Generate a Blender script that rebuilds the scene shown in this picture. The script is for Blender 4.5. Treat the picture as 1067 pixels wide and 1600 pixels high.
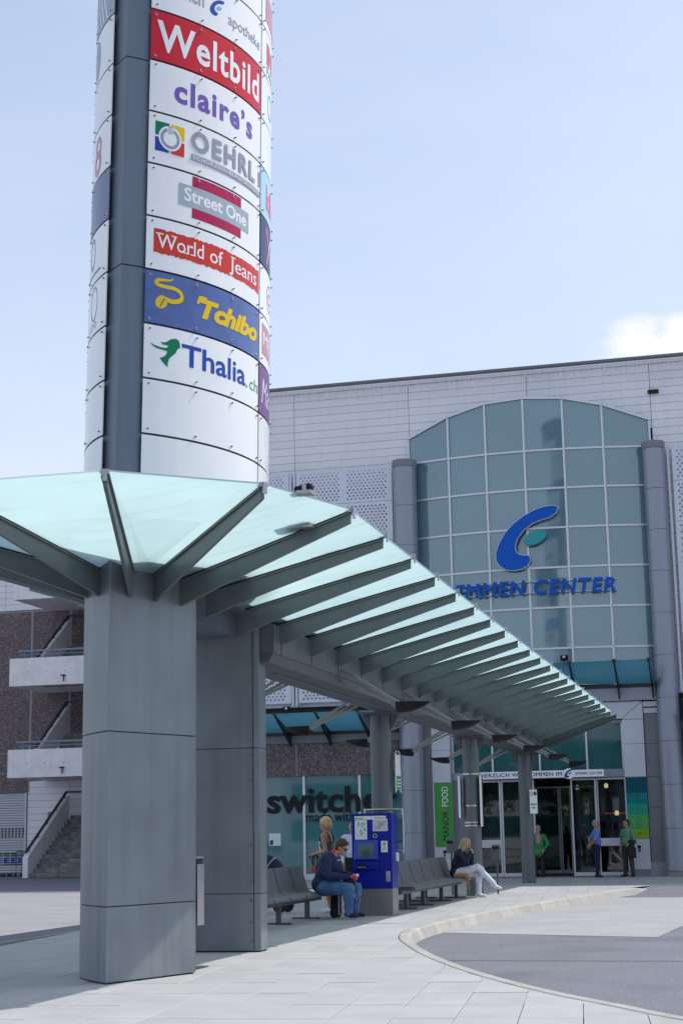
import bpy, bmesh, math, random
import numpy as np
from mathutils import Vector, Matrix
random.seed(7)
S = bpy.context.scene
COL = S.collection
R_ = math.radians
for o in list(bpy.data.objects):
    bpy.data.objects.remove(o)

# ------------------------------------------------------------------ camera
yaw, pitch, roll = 0.2498, 0.1999, -0.0179
f = Vector((-math.sin(yaw) * math.cos(pitch), math.cos(yaw) * math.cos(pitch), math.sin(pitch)))
r = Vector((math.cos(yaw), math.sin(yaw), 0.0))
u = r.cross(f)
r2 = r * math.cos(roll) + u * math.sin(roll)
u2 = -r * math.sin(roll) + u * math.cos(roll)
cam = bpy.data.cameras.new('camera')
cam.sensor_fit = 'VERTICAL'
cam.sensor_height = 36.0
cam.sensor_width = 24.0
cam.lens = 2492.7 / 1600.0 * 36.0
cam.clip_start = 0.1
cam.clip_end = 2000.0
co = bpy.data.objects.new('camera', cam)
COL.objects.link(co)
M = Matrix.Identity(4)
for i in range(3):
    M[i][0], M[i][1], M[i][2] = r2[i], u2[i], -f[i]
M[0][3], M[1][3], M[2][3] = 0.0, 0.0, 1.4
co.matrix_world = M
S.camera = co

# ------------------------------------------------------------------ world, sun, exposure
SUN = Vector((0.52, 0.51, 1.0)).normalized()
CLOUD = (-0.036, 0.955, 0.292)       # one fair-weather cloud over the right end of the roof
SUN_EL = math.asin(SUN.z)
SUN_AZ = math.atan2(SUN.x, SUN.y)
W = bpy.data.worlds.new('World')
S.world = W
W.use_nodes = True
nt = W.node_tree
nt.nodes.clear()
wout = nt.nodes.new('ShaderNodeOutputWorld')
bg = nt.nodes.new('ShaderNodeBackground')
sky = nt.nodes.new('ShaderNodeTexSky')
sky.sky_type = 'NISHITA'
sky.sun_disc = False
sky.sun_elevation = SUN_EL
sky.sun_rotation = SUN_AZ
sky.altitude = 430
sky.air_density = 1.0
sky.dust_density = 2.2
sky.ozone_density = 1.6
bg.inputs['Strength'].default_value = 0.15
# thin high cloud veil, thicker towards the horizon, and soft cumulus banks low over the roofs
tc = nt.nodes.new('ShaderNodeTexCoord')
sep = nt.nodes.new('ShaderNodeSeparateXYZ')
nt.links.new(tc.outputs['Generated'], sep.inputs[0])


def wnoise(scale, detail, loc, zs):
    mp_ = nt.nodes.new('ShaderNodeMapping')
    mp_.inputs['Scale'].default_value = (1.0, 1.0, zs)
    mp_.inputs['Location'].default_value = loc
    nt.links.new(tc.outputs['Generated'], mp_.inputs[0])
    n_ = nt.nodes.new('ShaderNodeTexNoise')
    n_.inputs['Scale'].default_value = scale
    n_.inputs['Detail'].default_value = detail
    n_.inputs['Roughness'].default_value = 0.56
    nt.links.new(mp_.outputs[0], n_.inputs['Vector'])
    return n_.outputs['Fac']


def wrange(sock, a, b, lo, hi):
    q_ = nt.nodes.new('ShaderNodeMapRange')
    for i_, v_ in enumerate((a, b, lo, hi)): q_.inputs[1 + i_].default_value = v_
    nt.links.new(sock, q_.inputs[0])
    return q_.outputs[0]


def wmath(op, a, b):
    q_ = nt.nodes.new('ShaderNodeMath'); q_.operation = op; q_.use_clamp = True
    for i_, v_ in enumerate((a, b)):
        if isinstance(v_, float): q_.inputs[i_].default_value = v_
        else: nt.links.new(v_, q_.inputs[i_])
    return q_.outputs[0]


veil = wmath('ADD', wrange(sep.outputs['Z'], 0.10, 0.50, 0.86, 0.46), wrange(wnoise(2.6, 6.0, (0.35, 0.1, 0.0), 3.0), 0.35, 0.70, -0.10, 0.14))
cum = wmath('MULTIPLY', wrange(wnoise(4.5, 10.0, (2.13, 0.82, 0.3), 2.4), 0.60, 0.74, 0.0, 0.15), wrange(sep.outputs['Z'], 0.34, 0.22, 0.0, 1.0))
vd = nt.nodes.new('ShaderNodeVectorMath'); vd.operation = 'SUBTRACT'
vd.inputs[1].default_value = CLOUD
nt.links.new(tc.outputs['Generated'], vd.inputs[0])
vs_ = nt.nodes.new('ShaderNodeVectorMath'); vs_.operation = 'MULTIPLY'
vs_.inputs[1].default_value = (1.0, 1.0, 2.6)
nt.links.new(vd.outputs[0], vs_.inputs[0])
vl = nt.nodes.new('ShaderNodeVectorMath'); vl.operation = 'LENGTH'
nt.links.new(vs_.outputs[0], vl.inputs[0])
puff = wmath('MULTIPLY', wrange(vl.outputs['Value'], 0.01, 0.066, 1.0, 0.0), wrange(wnoise(15.0, 10.0, (0.4, 0.2, 0.7), 1.6), 0.36, 0.58, 0.0, 1.0))
cum = wmath('MAXIMUM', cum, wrange(puff, 0.22, 0.62, 0.0, 0.95))
mixv = nt.nodes.new('ShaderNodeMixRGB')
mixv.inputs[2].default_value = (4.3, 4.75, 5.6, 1)
nt.links.new(veil, mixv.inputs[0]); nt.links.new(sky.outputs[0], mixv.inputs[1])
mixc = nt.nodes.new('ShaderNodeMixRGB')
mixc.inputs[2].default_value = (5.6, 5.7, 5.9, 1)
nt.links.new(cum, mixc.inputs[0]); nt.links.new(mixv.outputs[0], mixc.inputs[1])
nt.links.new(mixc.outputs[0], bg.inputs['Color'])
nt.links.new(bg.outputs[0], wout.inputs[0])

sl = bpy.data.lights.new('sun', 'SUN')
sl.energy = 3.15
sl.angle = R_(0.53)
sl.color = (1.0, 0.965, 0.91)
so = bpy.data.objects.new('sun', sl)
COL.objects.link(so)
so.rotation_euler = SUN.to_track_quat('Z', 'Y').to_euler()
so.location = SUN * 60

S.view_settings.view_transform = 'Standard'
S.view_settings.look = 'None'
S.view_settings.exposure = 0.30
S.view_settings.gamma = 1.0
S.view_settings.use_curve_mapping = False
S.cycles.max_bounces = 8
S.cycles.transparent_max_bounces = 16
S.cycles.sample_clamp_indirect = 6.0
S.cycles.use_denoising = True

# ------------------------------------------------------------------ materials
MAT = {}


def mat(name, col, rough=0.5, metal=0.0, spec=0.5, var=0.0, vscale=3.0, bump=0.0, bscale=40.0,
        coat=0.0, streak=0.0, col2=None, speck=0.0, sscale=60.0, emit=0.0, dirt=0.0, rnd=0.0):
    m = bpy.data.materials.new(name)
    m.use_nodes = True
    t = m.node_tree
    b = t.nodes['Principled BSDF']
    b.inputs['Base Color'].default_value = (*col, 1)
    b.inputs['Roughness'].default_value = rough
    b.inputs['Metallic'].default_value = metal
    b.inputs['Specular IOR Level'].default_value = spec
    if coat:
        b.inputs['Coat Weight'].default_value = coat
        b.inputs['Coat Roughness'].default_value = 0.06
    if emit:
        b.inputs['Emission Color'].default_value = (*col, 1)
        b.inputs['Emission Strength'].default_value = emit
    g = t.nodes.new('ShaderNodeNewGeometry')
    cur = None

    def noise(scale, detail=5.0, stretch=None):
        n = t.nodes.new('ShaderNodeTexNoise')
        n.inputs['Scale'].default_value = scale
        n.inputs['Detail'].default_value = detail
        if stretch:
            mpn = t.nodes.new('ShaderNodeMapping')
            mpn.inputs['Scale'].default_value = stretch
            t.links.new(g.outputs['Position'], mpn.inputs[0])
            t.links.new(mpn.outputs[0], n.inputs['Vector'])
        else:
            t.links.new(g.outputs['Position'], n.inputs['Vector'])
        return n

    def blend(fac_socket, c1, c2):
        mx = t.nodes.new('ShaderNodeMixRGB')
        t.links.new(fac_socket, mx.inputs[0])
        if isinstance(c1, tuple):
            mx.inputs[1].default_value = (*c1, 1)
        else:
            t.links.new(c1, mx.inputs[1])
        if isinstance(c2, tuple):
            mx.inputs[2].default_value = (*c2, 1)
        else:
            t.links.new(c2, mx.inputs[2])
        return mx.outputs[0]

    def rng(sock, a, bb, lo=0.0, hi=1.0):
        q = t.nodes.new('ShaderNodeMapRange')
        q.inputs[1].default_value, q.inputs[2].default_value = a, bb
        q.inputs[3].default_value, q.inputs[4].default_value = lo, hi
        t.links.new(sock, q.inputs[0])
        return q.outputs[0]
    if var or col2:
        n = noise(vscale)
        lo = tuple(max(0, c * (1 - var)) for c in col)
        hi = tuple(min(1, c * (1 + var)) for c in col) if not col2 else col2
        cur = blend(rng(n.outputs['Fac'], 0.3, 0.7), lo, hi)
        t.links.new(rng(n.outputs['Fac'], 0.3, 0.7, max(0.02, rough - 0.06), min(1, rough + 0.08)), b.inputs['Roughness'])
    if streak:
        n = noise(7.0, 4.0, (1.0, 1.0, 0.06))
        cur = blend(rng(n.outputs['Fac'], 0.45, 0.75, 0, streak), cur or col, tuple(c * 0.45 for c in col))
    if speck:
        v = t.nodes.new('ShaderNodeTexVoronoi')
        v.inputs['Scale'].default_value = sscale
        t.links.new(g.outputs['Position'], v.inputs['Vector'])
        hs = t.nodes.new('ShaderNodeSeparateXYZ')
        t.links.new(v.outputs['Color'], hs.inputs[0])
        cur = blend(rng(hs.outputs[0], 0.55, 1.0, 0, speck), cur or col, tuple(min(1, c * 3.2 + 0.05) for c in col))
        cur = blend(rng(hs.outputs[1], 0.6, 1.0, 0, speck), cur, tuple(c * 0.35 for c in col))
    if dirt:
        n = noise(0.55, 8.0)
        cur = blend(rng(n.outputs['Fac'], 0.52, 0.72, 0, dirt), cur or col, tuple(c * 0.5 for c in col))
        n = noise(14.0, 3.0)
        cur = blend(rng(n.outputs['Fac'], 0.68, 0.72, 0, dirt), cur, tuple(c * 0.45 for c in col))
    if rnd:      # each piece its own slightly different tone
        oi = t.nodes.new('ShaderNodeObjectInfo')
        hv_ = t.nodes.new('ShaderNodeHueSaturation')
        t.links.new(rng(oi.outputs['Random'], 0, 1, 1 - rnd, 1 + rnd), hv_.inputs['Value'])
        if cur is not None: t.links.new(cur, hv_.inputs['Color'])
        else: hv_.inputs['Color'].default_value = (*col, 1)
        cur = hv_.outputs[0]
    if cur is not None:
        t.links.new(cur, b.inputs['Base Color'])
    if bump:
        n = noise(bscale, 6.0)
        bp = t.nodes.new('ShaderNodeBump')
        bp.inputs['Strength'].default_value = bump
        bp.inputs['Distance'].default_value = 0.02
        t.links.new(n.outputs['Fac'], bp.inputs['Height'])
        t.links.new(bp.outputs[0], b.inputs['Normal'])
    MAT[name] = m
    return m


mat('zinc', (0.198, 0.228, 0.252), 0.46, 0.35, 0.5, var=0.13, vscale=1.6, bump=0.03, bscale=9, streak=0.34, dirt=0.14, rnd=0.04)
mat('tower_zinc', (0.15, 0.185, 0.235), 0.42, 0.45, 0.5, var=0.12, vscale=1.2, bump=0.02, bscale=6, streak=0.3)
mat('joint_dark', (0.02, 0.022, 0.025), 0.8)
mat('rib_paint', (0.125, 0.15, 0.152), 0.42, 0.2, 0.5, var=0.08, vscale=2.5, streak=0.2)
mat('spine_paint', (0.085, 0.095, 0.098), 0.45, 0.1, 0.5, var=0.07, vscale=2.0)
mat('spine_lit_tone', (0.115, 0.128, 0.13), 0.45, 0.1, 0.5, var=0.08, vscale=3.0, streak=0.2)  # lighter copy of the spine colour, for the beam faces that catch light
mat('rod_paint', (0.24, 0.255, 0.25), 0.45, 0.1, 0.5)
mat('post_paint', (0.12, 0.135, 0.145), 0.45, 0.2, 0.5, var=0.06, vscale=2.0)
mat('black_metal', (0.012, 0.013, 0.016), 0.5, 0, 0.25)
mat('steel', (0.55, 0.55, 0.55), 0.28, 0.95, 0.5, var=0.06, vscale=6)
mat('base_steel', (0.30, 0.285, 0.28), 0.38, 0.75, 0.5, var=0.04, vscale=1.0)
mat('galvanised', (0.42, 0.44, 0.46), 0.4, 0.8, 0.5, var=0.1, vscale=8)
mat('sign_white', (0.87, 0.88, 0.89), 0.24, 0, 0.5, var=0.02, vscale=2.0, coat=0.2, streak=0.06)
mat('cladding', (0.80, 0.785, 0.81), 0.5, 0.05, 0.5, var=0.04, vscale=0.7, streak=0.10, rnd=0.03)
mat('cladding_left', (0.76, 0.755, 0.785), 0.5, 0.05, 0.5, var=0.05, vscale=1.2, rnd=0.03)
mat('perforated', (0.62, 0.64, 0.72), 0.42, 0.35, 0.5, var=0.05, vscale=2)
mat('column_panel', (0.29, 0.31, 0.37), 0.38, 0.4, 0.5, var=0.05, vscale=1.5)
mat('frame_alu', (0.62, 0.62, 0.66), 0.35, 0.5, 0.5)
mat('portal_white', (0.55, 0.565, 0.62), 0.4, 0.1, 0.5, var=0.04, vscale=1.5)
mat('grey_render', (0.22, 0.23, 0.25), 0.6, 0, 0.4, var=0.06, vscale=2)
mat('aggregate', (0.14, 0.108, 0.11), 0.85, 0, 0.3, var=0.18, vscale=2.5, speck=0.6, sscale=30, bump=0.4, bscale=45)
mat('raw_concrete', (0.82, 0.805, 0.81), 0.85, 0, 0.3, var=0.08, vscale=2.5, bump=0.12, bscale=30, streak=0.16)
mat('step_concrete', (0.22, 0.215, 0.21), 0.9, 0, 0.3, var=0.45, vscale=4, bump=0.3, bscale=20, dirt=0.6)
mat('slab', (0.385, 0.381, 0.383), 0.78, 0, 0.35, var=0.07, vscale=1.4, bump=0.07, bscale=70, dirt=0.13)
mat('slab_b', (0.372, 0.368, 0.372), 0.78, 0, 0.35, var=0.08, vscale=1.7, bump=0.07, bscale=70, dirt=0.16)
mat('slab_c', (0.395, 0.391, 0.39), 0.78, 0, 0.35, var=0.06, vscale=1.9, bump=0.07, bscale=70, dirt=0.1)
mat('grout', (0.21, 0.205, 0.20), 0.9)
mat('asphalt', (0.150, 0.152, 0.180), 0.85, 0, 0.35, var=0.12, vscale=0.8, speck=0.2, sscale=80, bump=0.3, bscale=120, dirt=0.45)
mat('lane_concrete', (0.285, 0.28, 0.29), 0.85, 0, 0.3, var=0.10, vscale=1.1, bump=0.12, bscale=60, dirt=0.25)
mat('tar', (0.115, 0.117, 0.135), 0.8)
mat('asphalt_dark', (0.05, 0.052, 0.06), 0.85, 0, 0.35, var=0.12, vscale=0.8, bump=0.3, bscale=100)
mat('road_concrete', (0.335, 0.33, 0.34), 0.85, 0, 0.3, var=0.10, vscale=1.1, bump=0.12, bscale=60, dirt=0.2)
mat('kerb_stone', (0.37, 0.35, 0.325), 0.75, 0, 0.35, var=0.12, vscale=2.2, bump=0.12, bscale=50, dirt=0.15)
mat('kerb_stone_b', (0.39, 0.375, 0.35), 0.75, 0, 0.35, var=0.12, vscale=2.6, bump=0.12, bscale=50, dirt=0.15)
mat('roof_edge', (0.17, 0.17, 0.185), 0.5, 0.3)
mat('icicle', (0.88, 0.88, 0.9), 0.4)
mat('awning_steel', (0.012, 0.014, 0.018), 0.4)
mat('blue_sign', (0.0, 0.095, 0.50), 0.4, 0, 0.2)
mat('teal_sign', (0.0, 0.30, 0.33), 0.3)
mat('ink_navy', (0.03, 0.035, 0.16), 0.4)
mat('ink_black', (0.008, 0.010, 0.014), 0.4)
mat('ink_grey', (0.30, 0.34, 0.41), 0.4)
mat('ink_greyblue', (0.37, 0.44, 0.50), 0.4)
mat('ink_red', (0.60, 0.018, 0.035), 0.3)
mat('ink_jeans', (0.62, 0.045, 0.03), 0.3)
mat('ink_magenta', (0.44, 0.012, 0.085), 0.3)
mat('ink_purple', (0.17, 0.11, 0.42), 0.3)
mat('ink_fade', (0.17, 0.21, 0.33), 0.3)
mat('ink_plum', (0.19, 0.085, 0.27), 0.3)
mat('ink_tblue', (0.085, 0.14, 0.37), 0.22, coat=0.3, var=0.10, vscale=7.0, dirt=0.35)
mat('ink_yellow', (0.80, 0.55, 0.01), 0.3)
mat('ink_green', (0.0, 0.20, 0.10), 0.3)
mat('ink_green2', (0.06, 0.40, 0.22), 0.3)
mat('ink_blue', (0.02, 0.07, 0.38), 0.3)
mat('ink_dkblue', (0.012, 0.03, 0.13), 0.3)
mat('ink_cyan', (0.16, 0.55, 0.68), 0.3)
mat('ink_ltblue', (0.42, 0.66, 0.78), 0.3)
mat('ink_pink', (0.70, 0.14, 0.30), 0.3)
mat('ink_rose', (0.55, 0.25, 0.34), 0.3)
mat('ink_mauve', (0.30, 0.14, 0.22), 0.3)
mat('food_green', (0.03, 0.28, 0.03), 0.35)
mat('band_teal', (0.0, 0.075, 0.11), 0.35)
mat('band_teal2', (0.0, 0.20, 0.20), 0.35)
mat('band_mint', (0.02, 0.30, 0.21), 0.35)
mat('band_green', (0.09, 0.36, 0.10), 0.35)
mat('band_lime', (0.24, 0.42, 0.02), 0.35)
mat('machine_blue', (0.003, 0.012, 0.27), 0.35, 0, 0.3)
mat('machine_blue_light', (0.015, 0.05, 0.42), 0.35)
mat('screen', (0.05, 0.10, 0.10), 0.15)
mat('paper', (0.72, 0.75, 0.74), 0.5)
mat('map_tint', (0.30, 0.42, 0.45), 0.5, var=0.5, vscale=45)
mat('map_tint2', (0.52, 0.50, 0.52), 0.5, var=0.4, vscale=50)
mat('bench_mesh', (0.135, 0.14, 0.15), 0.5, 0.3, 0.5, var=0.05, vscale=5)
mat('bench_frame', (0.10, 0.105, 0.115), 0.42, 0.4)
mat('shutter', (0.50, 0.52, 0.56), 0.4, 0.3)
mat('handrail', (0.035, 0.045, 0.075), 0.4, 0.2)
mat('rail_blue', (0.17, 0.22, 0.31), 0.4, 0.3)
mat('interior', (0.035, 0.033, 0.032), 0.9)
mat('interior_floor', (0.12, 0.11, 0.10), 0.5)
mat('skin', (0.46, 0.25, 0.17), 0.55)
mat('skin_tan', (0.40, 0.20, 0.13), 0.55)
mat('hair_brown', (0.055, 0.028, 0.014), 0.6)
mat('hair_blonde', (0.55, 0.40, 0.20), 0.5)
mat('hair_dkblonde', (0.34, 0.24, 0.14), 0.5)
mat('hair_grey', (0.25, 0.25, 0.26), 0.6)
mat('hair_black', (0.02, 0.018, 0.018), 0.6)
mat('navy_cloth', (0.012, 0.022, 0.075), 0.85, var=0.2, vscale=9, bump=0.9, bscale=11)
mat('navy_dark', (0.008, 0.010, 0.035), 0.85, var=0.2, vscale=9, bump=0.9, bscale=11)
mat('denim', (0.06, 0.14, 0.30), 0.85, var=0.3, vscale=8, bump=0.9, bscale=11)
mat('shoe_dark', (0.012, 0.014, 0.025), 0.6)
mat('shoe_white', (0.70, 0.71, 0.72), 0.6)
mat('teal_cloth', (0.02, 0.085, 0.12), 0.8, var=0.15, vscale=9, bump=0.9, bscale=11)
mat('white_cloth', (0.66, 0.68, 0.76), 0.85, var=0.06, vscale=9, bump=0.9, bscale=11)
mat('lilac_cloth', (0.52, 0.54, 0.74), 0.85)
mat('black_cloth', (0.012, 0.012, 0.015), 0.85)
mat('green_cloth', (0.03, 0.24, 0.06), 0.85, var=0.15, vscale=9, bump=0.9, bscale=11)
mat('polo_green', (0.10, 0.26, 0.14), 0.85, var=0.15, vscale=9, bump=0.9, bscale=11)
mat('blue_cloth', (0.10, 0.20, 0.50), 0.85, var=0.12, vscale=9, bump=0.9, bscale=11)
mat('pink_cloth', (0.52, 0.20, 0.34), 0.85)
mat('red_cloth', (0.55, 0.05, 0.07), 0.8)
mat('brown_cloth', (0.045, 0.032, 0.03), 0.85)
mat('tan_leather', (0.36, 0.17, 0.07), 0.5)
mat('grey_strap', (0.16, 0.15, 0.16), 0.7)
mat('plastic_green', (0.01, 0.16, 0.09), 0.5)
mat('cart_wire', (0.08, 0.09, 0.10), 0.4, 0.6)


def glass_like(name, base, refl=0.06, rough=0.04, tint=(1, 1, 1), gain=1.0):
    """coloured backed glass: a body colour under a clear mirror coat that grows at grazing angles"""
    m = bpy.data.materials.new(name)
    m.use_nodes = True
    t = m.node_tree
    t.nodes.clear()
    out = t.nodes.new('ShaderNodeOutputMaterial')
    d = t.nodes.new('ShaderNodeBsdfDiffuse')
    gg = t.nodes.new('ShaderNodeNewGeometry')
    n = t.nodes.new('ShaderNodeTexNoise')
    n.inputs['Scale'].default_value = 0.5
    t.links.new(gg.outputs['Position'], n.inputs['Vector'])
    mx = t.nodes.new('ShaderNodeMixRGB')
    mx.inputs[1].default_value = (*[c * 0.87 for c in base], 1)
    mx.inputs[2].default_value = (*[c * 1.15 for c in base], 1)
    oi = t.nodes.new('ShaderNodeObjectInfo')      # panes differ a little from each other
    av = t.nodes.new('ShaderNodeMath'); av.operation = 'MULTIPLY_ADD'; av.inputs[1].default_value = 0.6
    t.links.new(n.outputs['Fac'], av.inputs[0]); 
    a2 = t.nodes.new('ShaderNodeMath'); a2.operation = 'MULTIPLY'; a2.inputs[1].default_value = 0.5
    t.links.new(oi.outputs['Random'], a2.inputs[0]); t.links.new(a2.outputs[0], av.inputs[2])
    t.links.new(av.outputs[0], mx.inputs[0])
    t.links.new(mx.outputs[0], d.inputs[0])
    gl = t.nodes.new('ShaderNodeBsdfGlossy')
    gl.inputs['Color'].default_value = (*tint, 1)
    gl.inputs['Roughness'].default_value = rough
    fr = t.nodes.new('ShaderNodeFresnel')
    fr.inputs['IOR'].default_value = 1.5
    ad = t.nodes.new('ShaderNodeMath')
    ad.operation = 'MULTIPLY_ADD'
    ad.inputs[1].default_value = gain
    ad.inputs[2].default_value = refl
    ad.use_clamp = True
    t.links.new(fr.outputs[0], ad.inputs[0])
    ms = t.nodes.new('ShaderNodeMixShader')
    t.links.new(ad.outputs[0], ms.inputs[0])
    t.links.new(d.outputs[0], ms.inputs[1])
    t.links.new(gl.outputs[0], ms.inputs[2])
    t.links.new(ms.outputs[0], out.inputs[0])
    MAT[name] = m


glass_like('bow_glass', (0.115, 0.205, 0.25), 0.10, 0.035, (0.88, 1.0, 1.0))
glass_like('shop_glass', (0.045, 0.18, 0.195), 0.03, 0.03)
glass_like('upper_glass', (0.028, 0.115, 0.12), 0.03, 0.03)


def clear_glass(name, tint, refl=0.05):
    m = bpy.data.materials.new(name)
    m.use_nodes = True
    t = m.node_tree
    t.nodes.clear()
    out = t.nodes.new('ShaderNodeOutputMaterial')
    tr = t.nodes.new('ShaderNodeBsdfTransparent')
    tr.inputs[0].default_value = (*tint, 1)
    gl = t.nodes.new('ShaderNodeBsdfGlossy')
    gl.inputs['Roughness'].default_value = 0.02
    lw = t.nodes.new('ShaderNodeLayerWeight')      # the same from both sides of a thin pane
    lw.inputs['Blend'].default_value = 0.5
    pw = t.nodes.new('ShaderNodeMath')
    pw.operation = 'POWER'
    pw.inputs[1].default_value = 5.0
    t.links.new(lw.outputs['Facing'], pw.inputs[0])
    ad = t.nodes.new('ShaderNodeMath')
    ad.operation = 'MULTIPLY_ADD'
    ad.use_clamp = True
    ad.inputs[1].default_value = 0.9
    ad.inputs[2].default_value = refl
    t.links.new(pw.outputs[0], ad.inputs[0])
    ms = t.nodes.new('ShaderNodeMixShader')
    t.links.new(ad.outputs[0], ms.inputs[0])
    t.links.new(tr.outputs[0], ms.inputs[1])
    t.links.new(gl.outputs[0], ms.inputs[2])
    t.links.new(ms.outputs[0], out.inputs[0])
    MAT[name] = m


clear_glass('door_glass', (0.52, 0.60, 0.60), 0.09)
clear_glass('glass_clear_top', (0.95, 0.98, 0.97), 0.04)


def frosted(name, col, k_trans):
    """acid-etched glass: light goes through and is scattered, the skin stays glossy"""
    m = bpy.data.materials.new(name)
    m.use_nodes = True
    t = m.node_tree
    t.nodes.clear()
    out = t.nodes.new('ShaderNodeOutputMaterial')
    g = t.nodes.new('ShaderNodeNewGeometry')
    n = t.nodes.new('ShaderNodeTexNoise')
    n.inputs['Scale'].default_value = 1.3
    n.inputs['Detail'].default_value = 6
    t.links.new(g.outputs['Position'], n.inputs['Vector'])
    q = t.nodes.new('ShaderNodeMapRange')
    q.inputs[1].default_value, q.inputs[2].default_value = 0.3, 0.75
    t.links.new(n.outputs['Fac'], q.inputs[0])
    mx = t.nodes.new('ShaderNodeMixRGB')
    mx.inputs[1].default_value = (*col, 1)
    mx.inputs[2].default_value = (*[c * 0.88 for c in col], 1)
    t.links.new(q.outputs[0], mx.inputs[0])
    # droppings, water marks and run-off streaks lying on the glass
    n2_ = t.nodes.new('ShaderNodeTexNoise'); n2_.inputs['Scale'].default_value = 7.0; n2_.inputs['Detail'].default_value = 3
    t.links.new(g.outputs['Position'], n2_.inputs['Vector'])
    q2 = t.nodes.new('ShaderNodeMapRange'); q2.inputs[1].default_value, q2.inputs[2].default_value, q2.inputs[3].default_value, q2.inputs[4].default_value = 0.685, 0.74, 0.0, 0.22
    t.links.new(n2_.outputs['Fac'], q2.inputs[0])
    mp3 = t.nodes.new('ShaderNodeMapping'); mp3.inputs['Scale'].default_value = (0.7, 9.0, 1.0)
    t.links.new(g.outputs['Position'], mp3.inputs[0])
    n3_ = t.nodes.new('ShaderNodeTexNoise'); n3_.inputs['Scale'].default_value = 1.0; n3_.inputs['Detail'].default_value = 5
    t.links.new(mp3.outputs[0], n3_.inputs['Vector'])
    q3 = t.nodes.new('ShaderNodeMapRange'); q3.inputs[1].default_value, q3.inputs[2].default_value, q3.inputs[3].default_value, q3.inputs[4].default_value = 0.5, 0.75, 0.0, 0.16
    t.links.new(n3_.outputs['Fac'], q3.inputs[0])
    sm_ = t.nodes.new('ShaderNodeMath'); sm_.operation = 'ADD'
    t.links.new(q2.outputs[0], sm_.inputs[0]); t.links.new(q3.outputs[0], sm_.inputs[1])
    m0 = mx
    mx = t.nodes.new('ShaderNodeMixRGB')
    t.links.new(sm_.outputs[0], mx.inputs[0]); t.links.new(m0.outputs[0], mx.inputs[1])
    mx.inputs[2].default_value = (*[c * 0.35 for c in col], 1)
    tl = t.nodes.new('ShaderNodeBsdfTranslucent')
    t.links.new(mx.outputs[0], tl.inputs[0])
    df = t.nodes.new('ShaderNodeBsdfDiffuse')
    t.links.new(mx.outputs[0], df.inputs[0])
    m1 = t.nodes.new('ShaderNodeMixShader')
    m1.inputs[0].default_value = k_trans
    t.links.new(df.outputs[0], m1.inputs[1])
    t.links.new(tl.outputs[0], m1.inputs[2])
    gl = t.nodes.new('ShaderNodeBsdfGlossy')
    gl.inputs['Roughness'].default_value = 0.06
    m2 = t.nodes.new('ShaderNodeMixShader')
    m2.inputs[0].default_value = 0.05
    t.links.new(m1.outputs[0], m2.inputs[1])
    t.links.new(gl.outputs[0], m2.inputs[2])
    t.links.new(m2.outputs[0], out.inputs[0])
    MAT[name] = m


frosted('frosted_glass', (0.555, 0.725, 0.73), 0.80)
frosted('awning_glass', (0.16, 0.46, 0.56), 0.75)

for m_ in MAT:
    if m_.startswith(('ink_', 'band_')):
        MAT[m_].node_tree.nodes['Principled BSDF'].inputs['Specular IOR Level'].default_value = 0.2

# ------------------------------------------------------------------ mesh and object helpers
ORG = {}


def tag(o, label=None, cat=None, group=None, kind=None):
    if label: o['label'] = label
    if cat: o['category'] = cat
    if group: o['group'] = group
    if kind: o['kind'] = kind
    return o


def empty(name, loc, label=None, cat=None, group=None, kind=None, rot=None):
    o = bpy.data.objects.new(name, None)
    o.empty_display_size = 0.2
    COL.objects.link(o)
    o.location = loc
    ORG[o.name] = Vector(loc)
    if rot is not None:
        o.rotation_euler = rot
    return tag(o, label, cat, group, kind)


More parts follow.
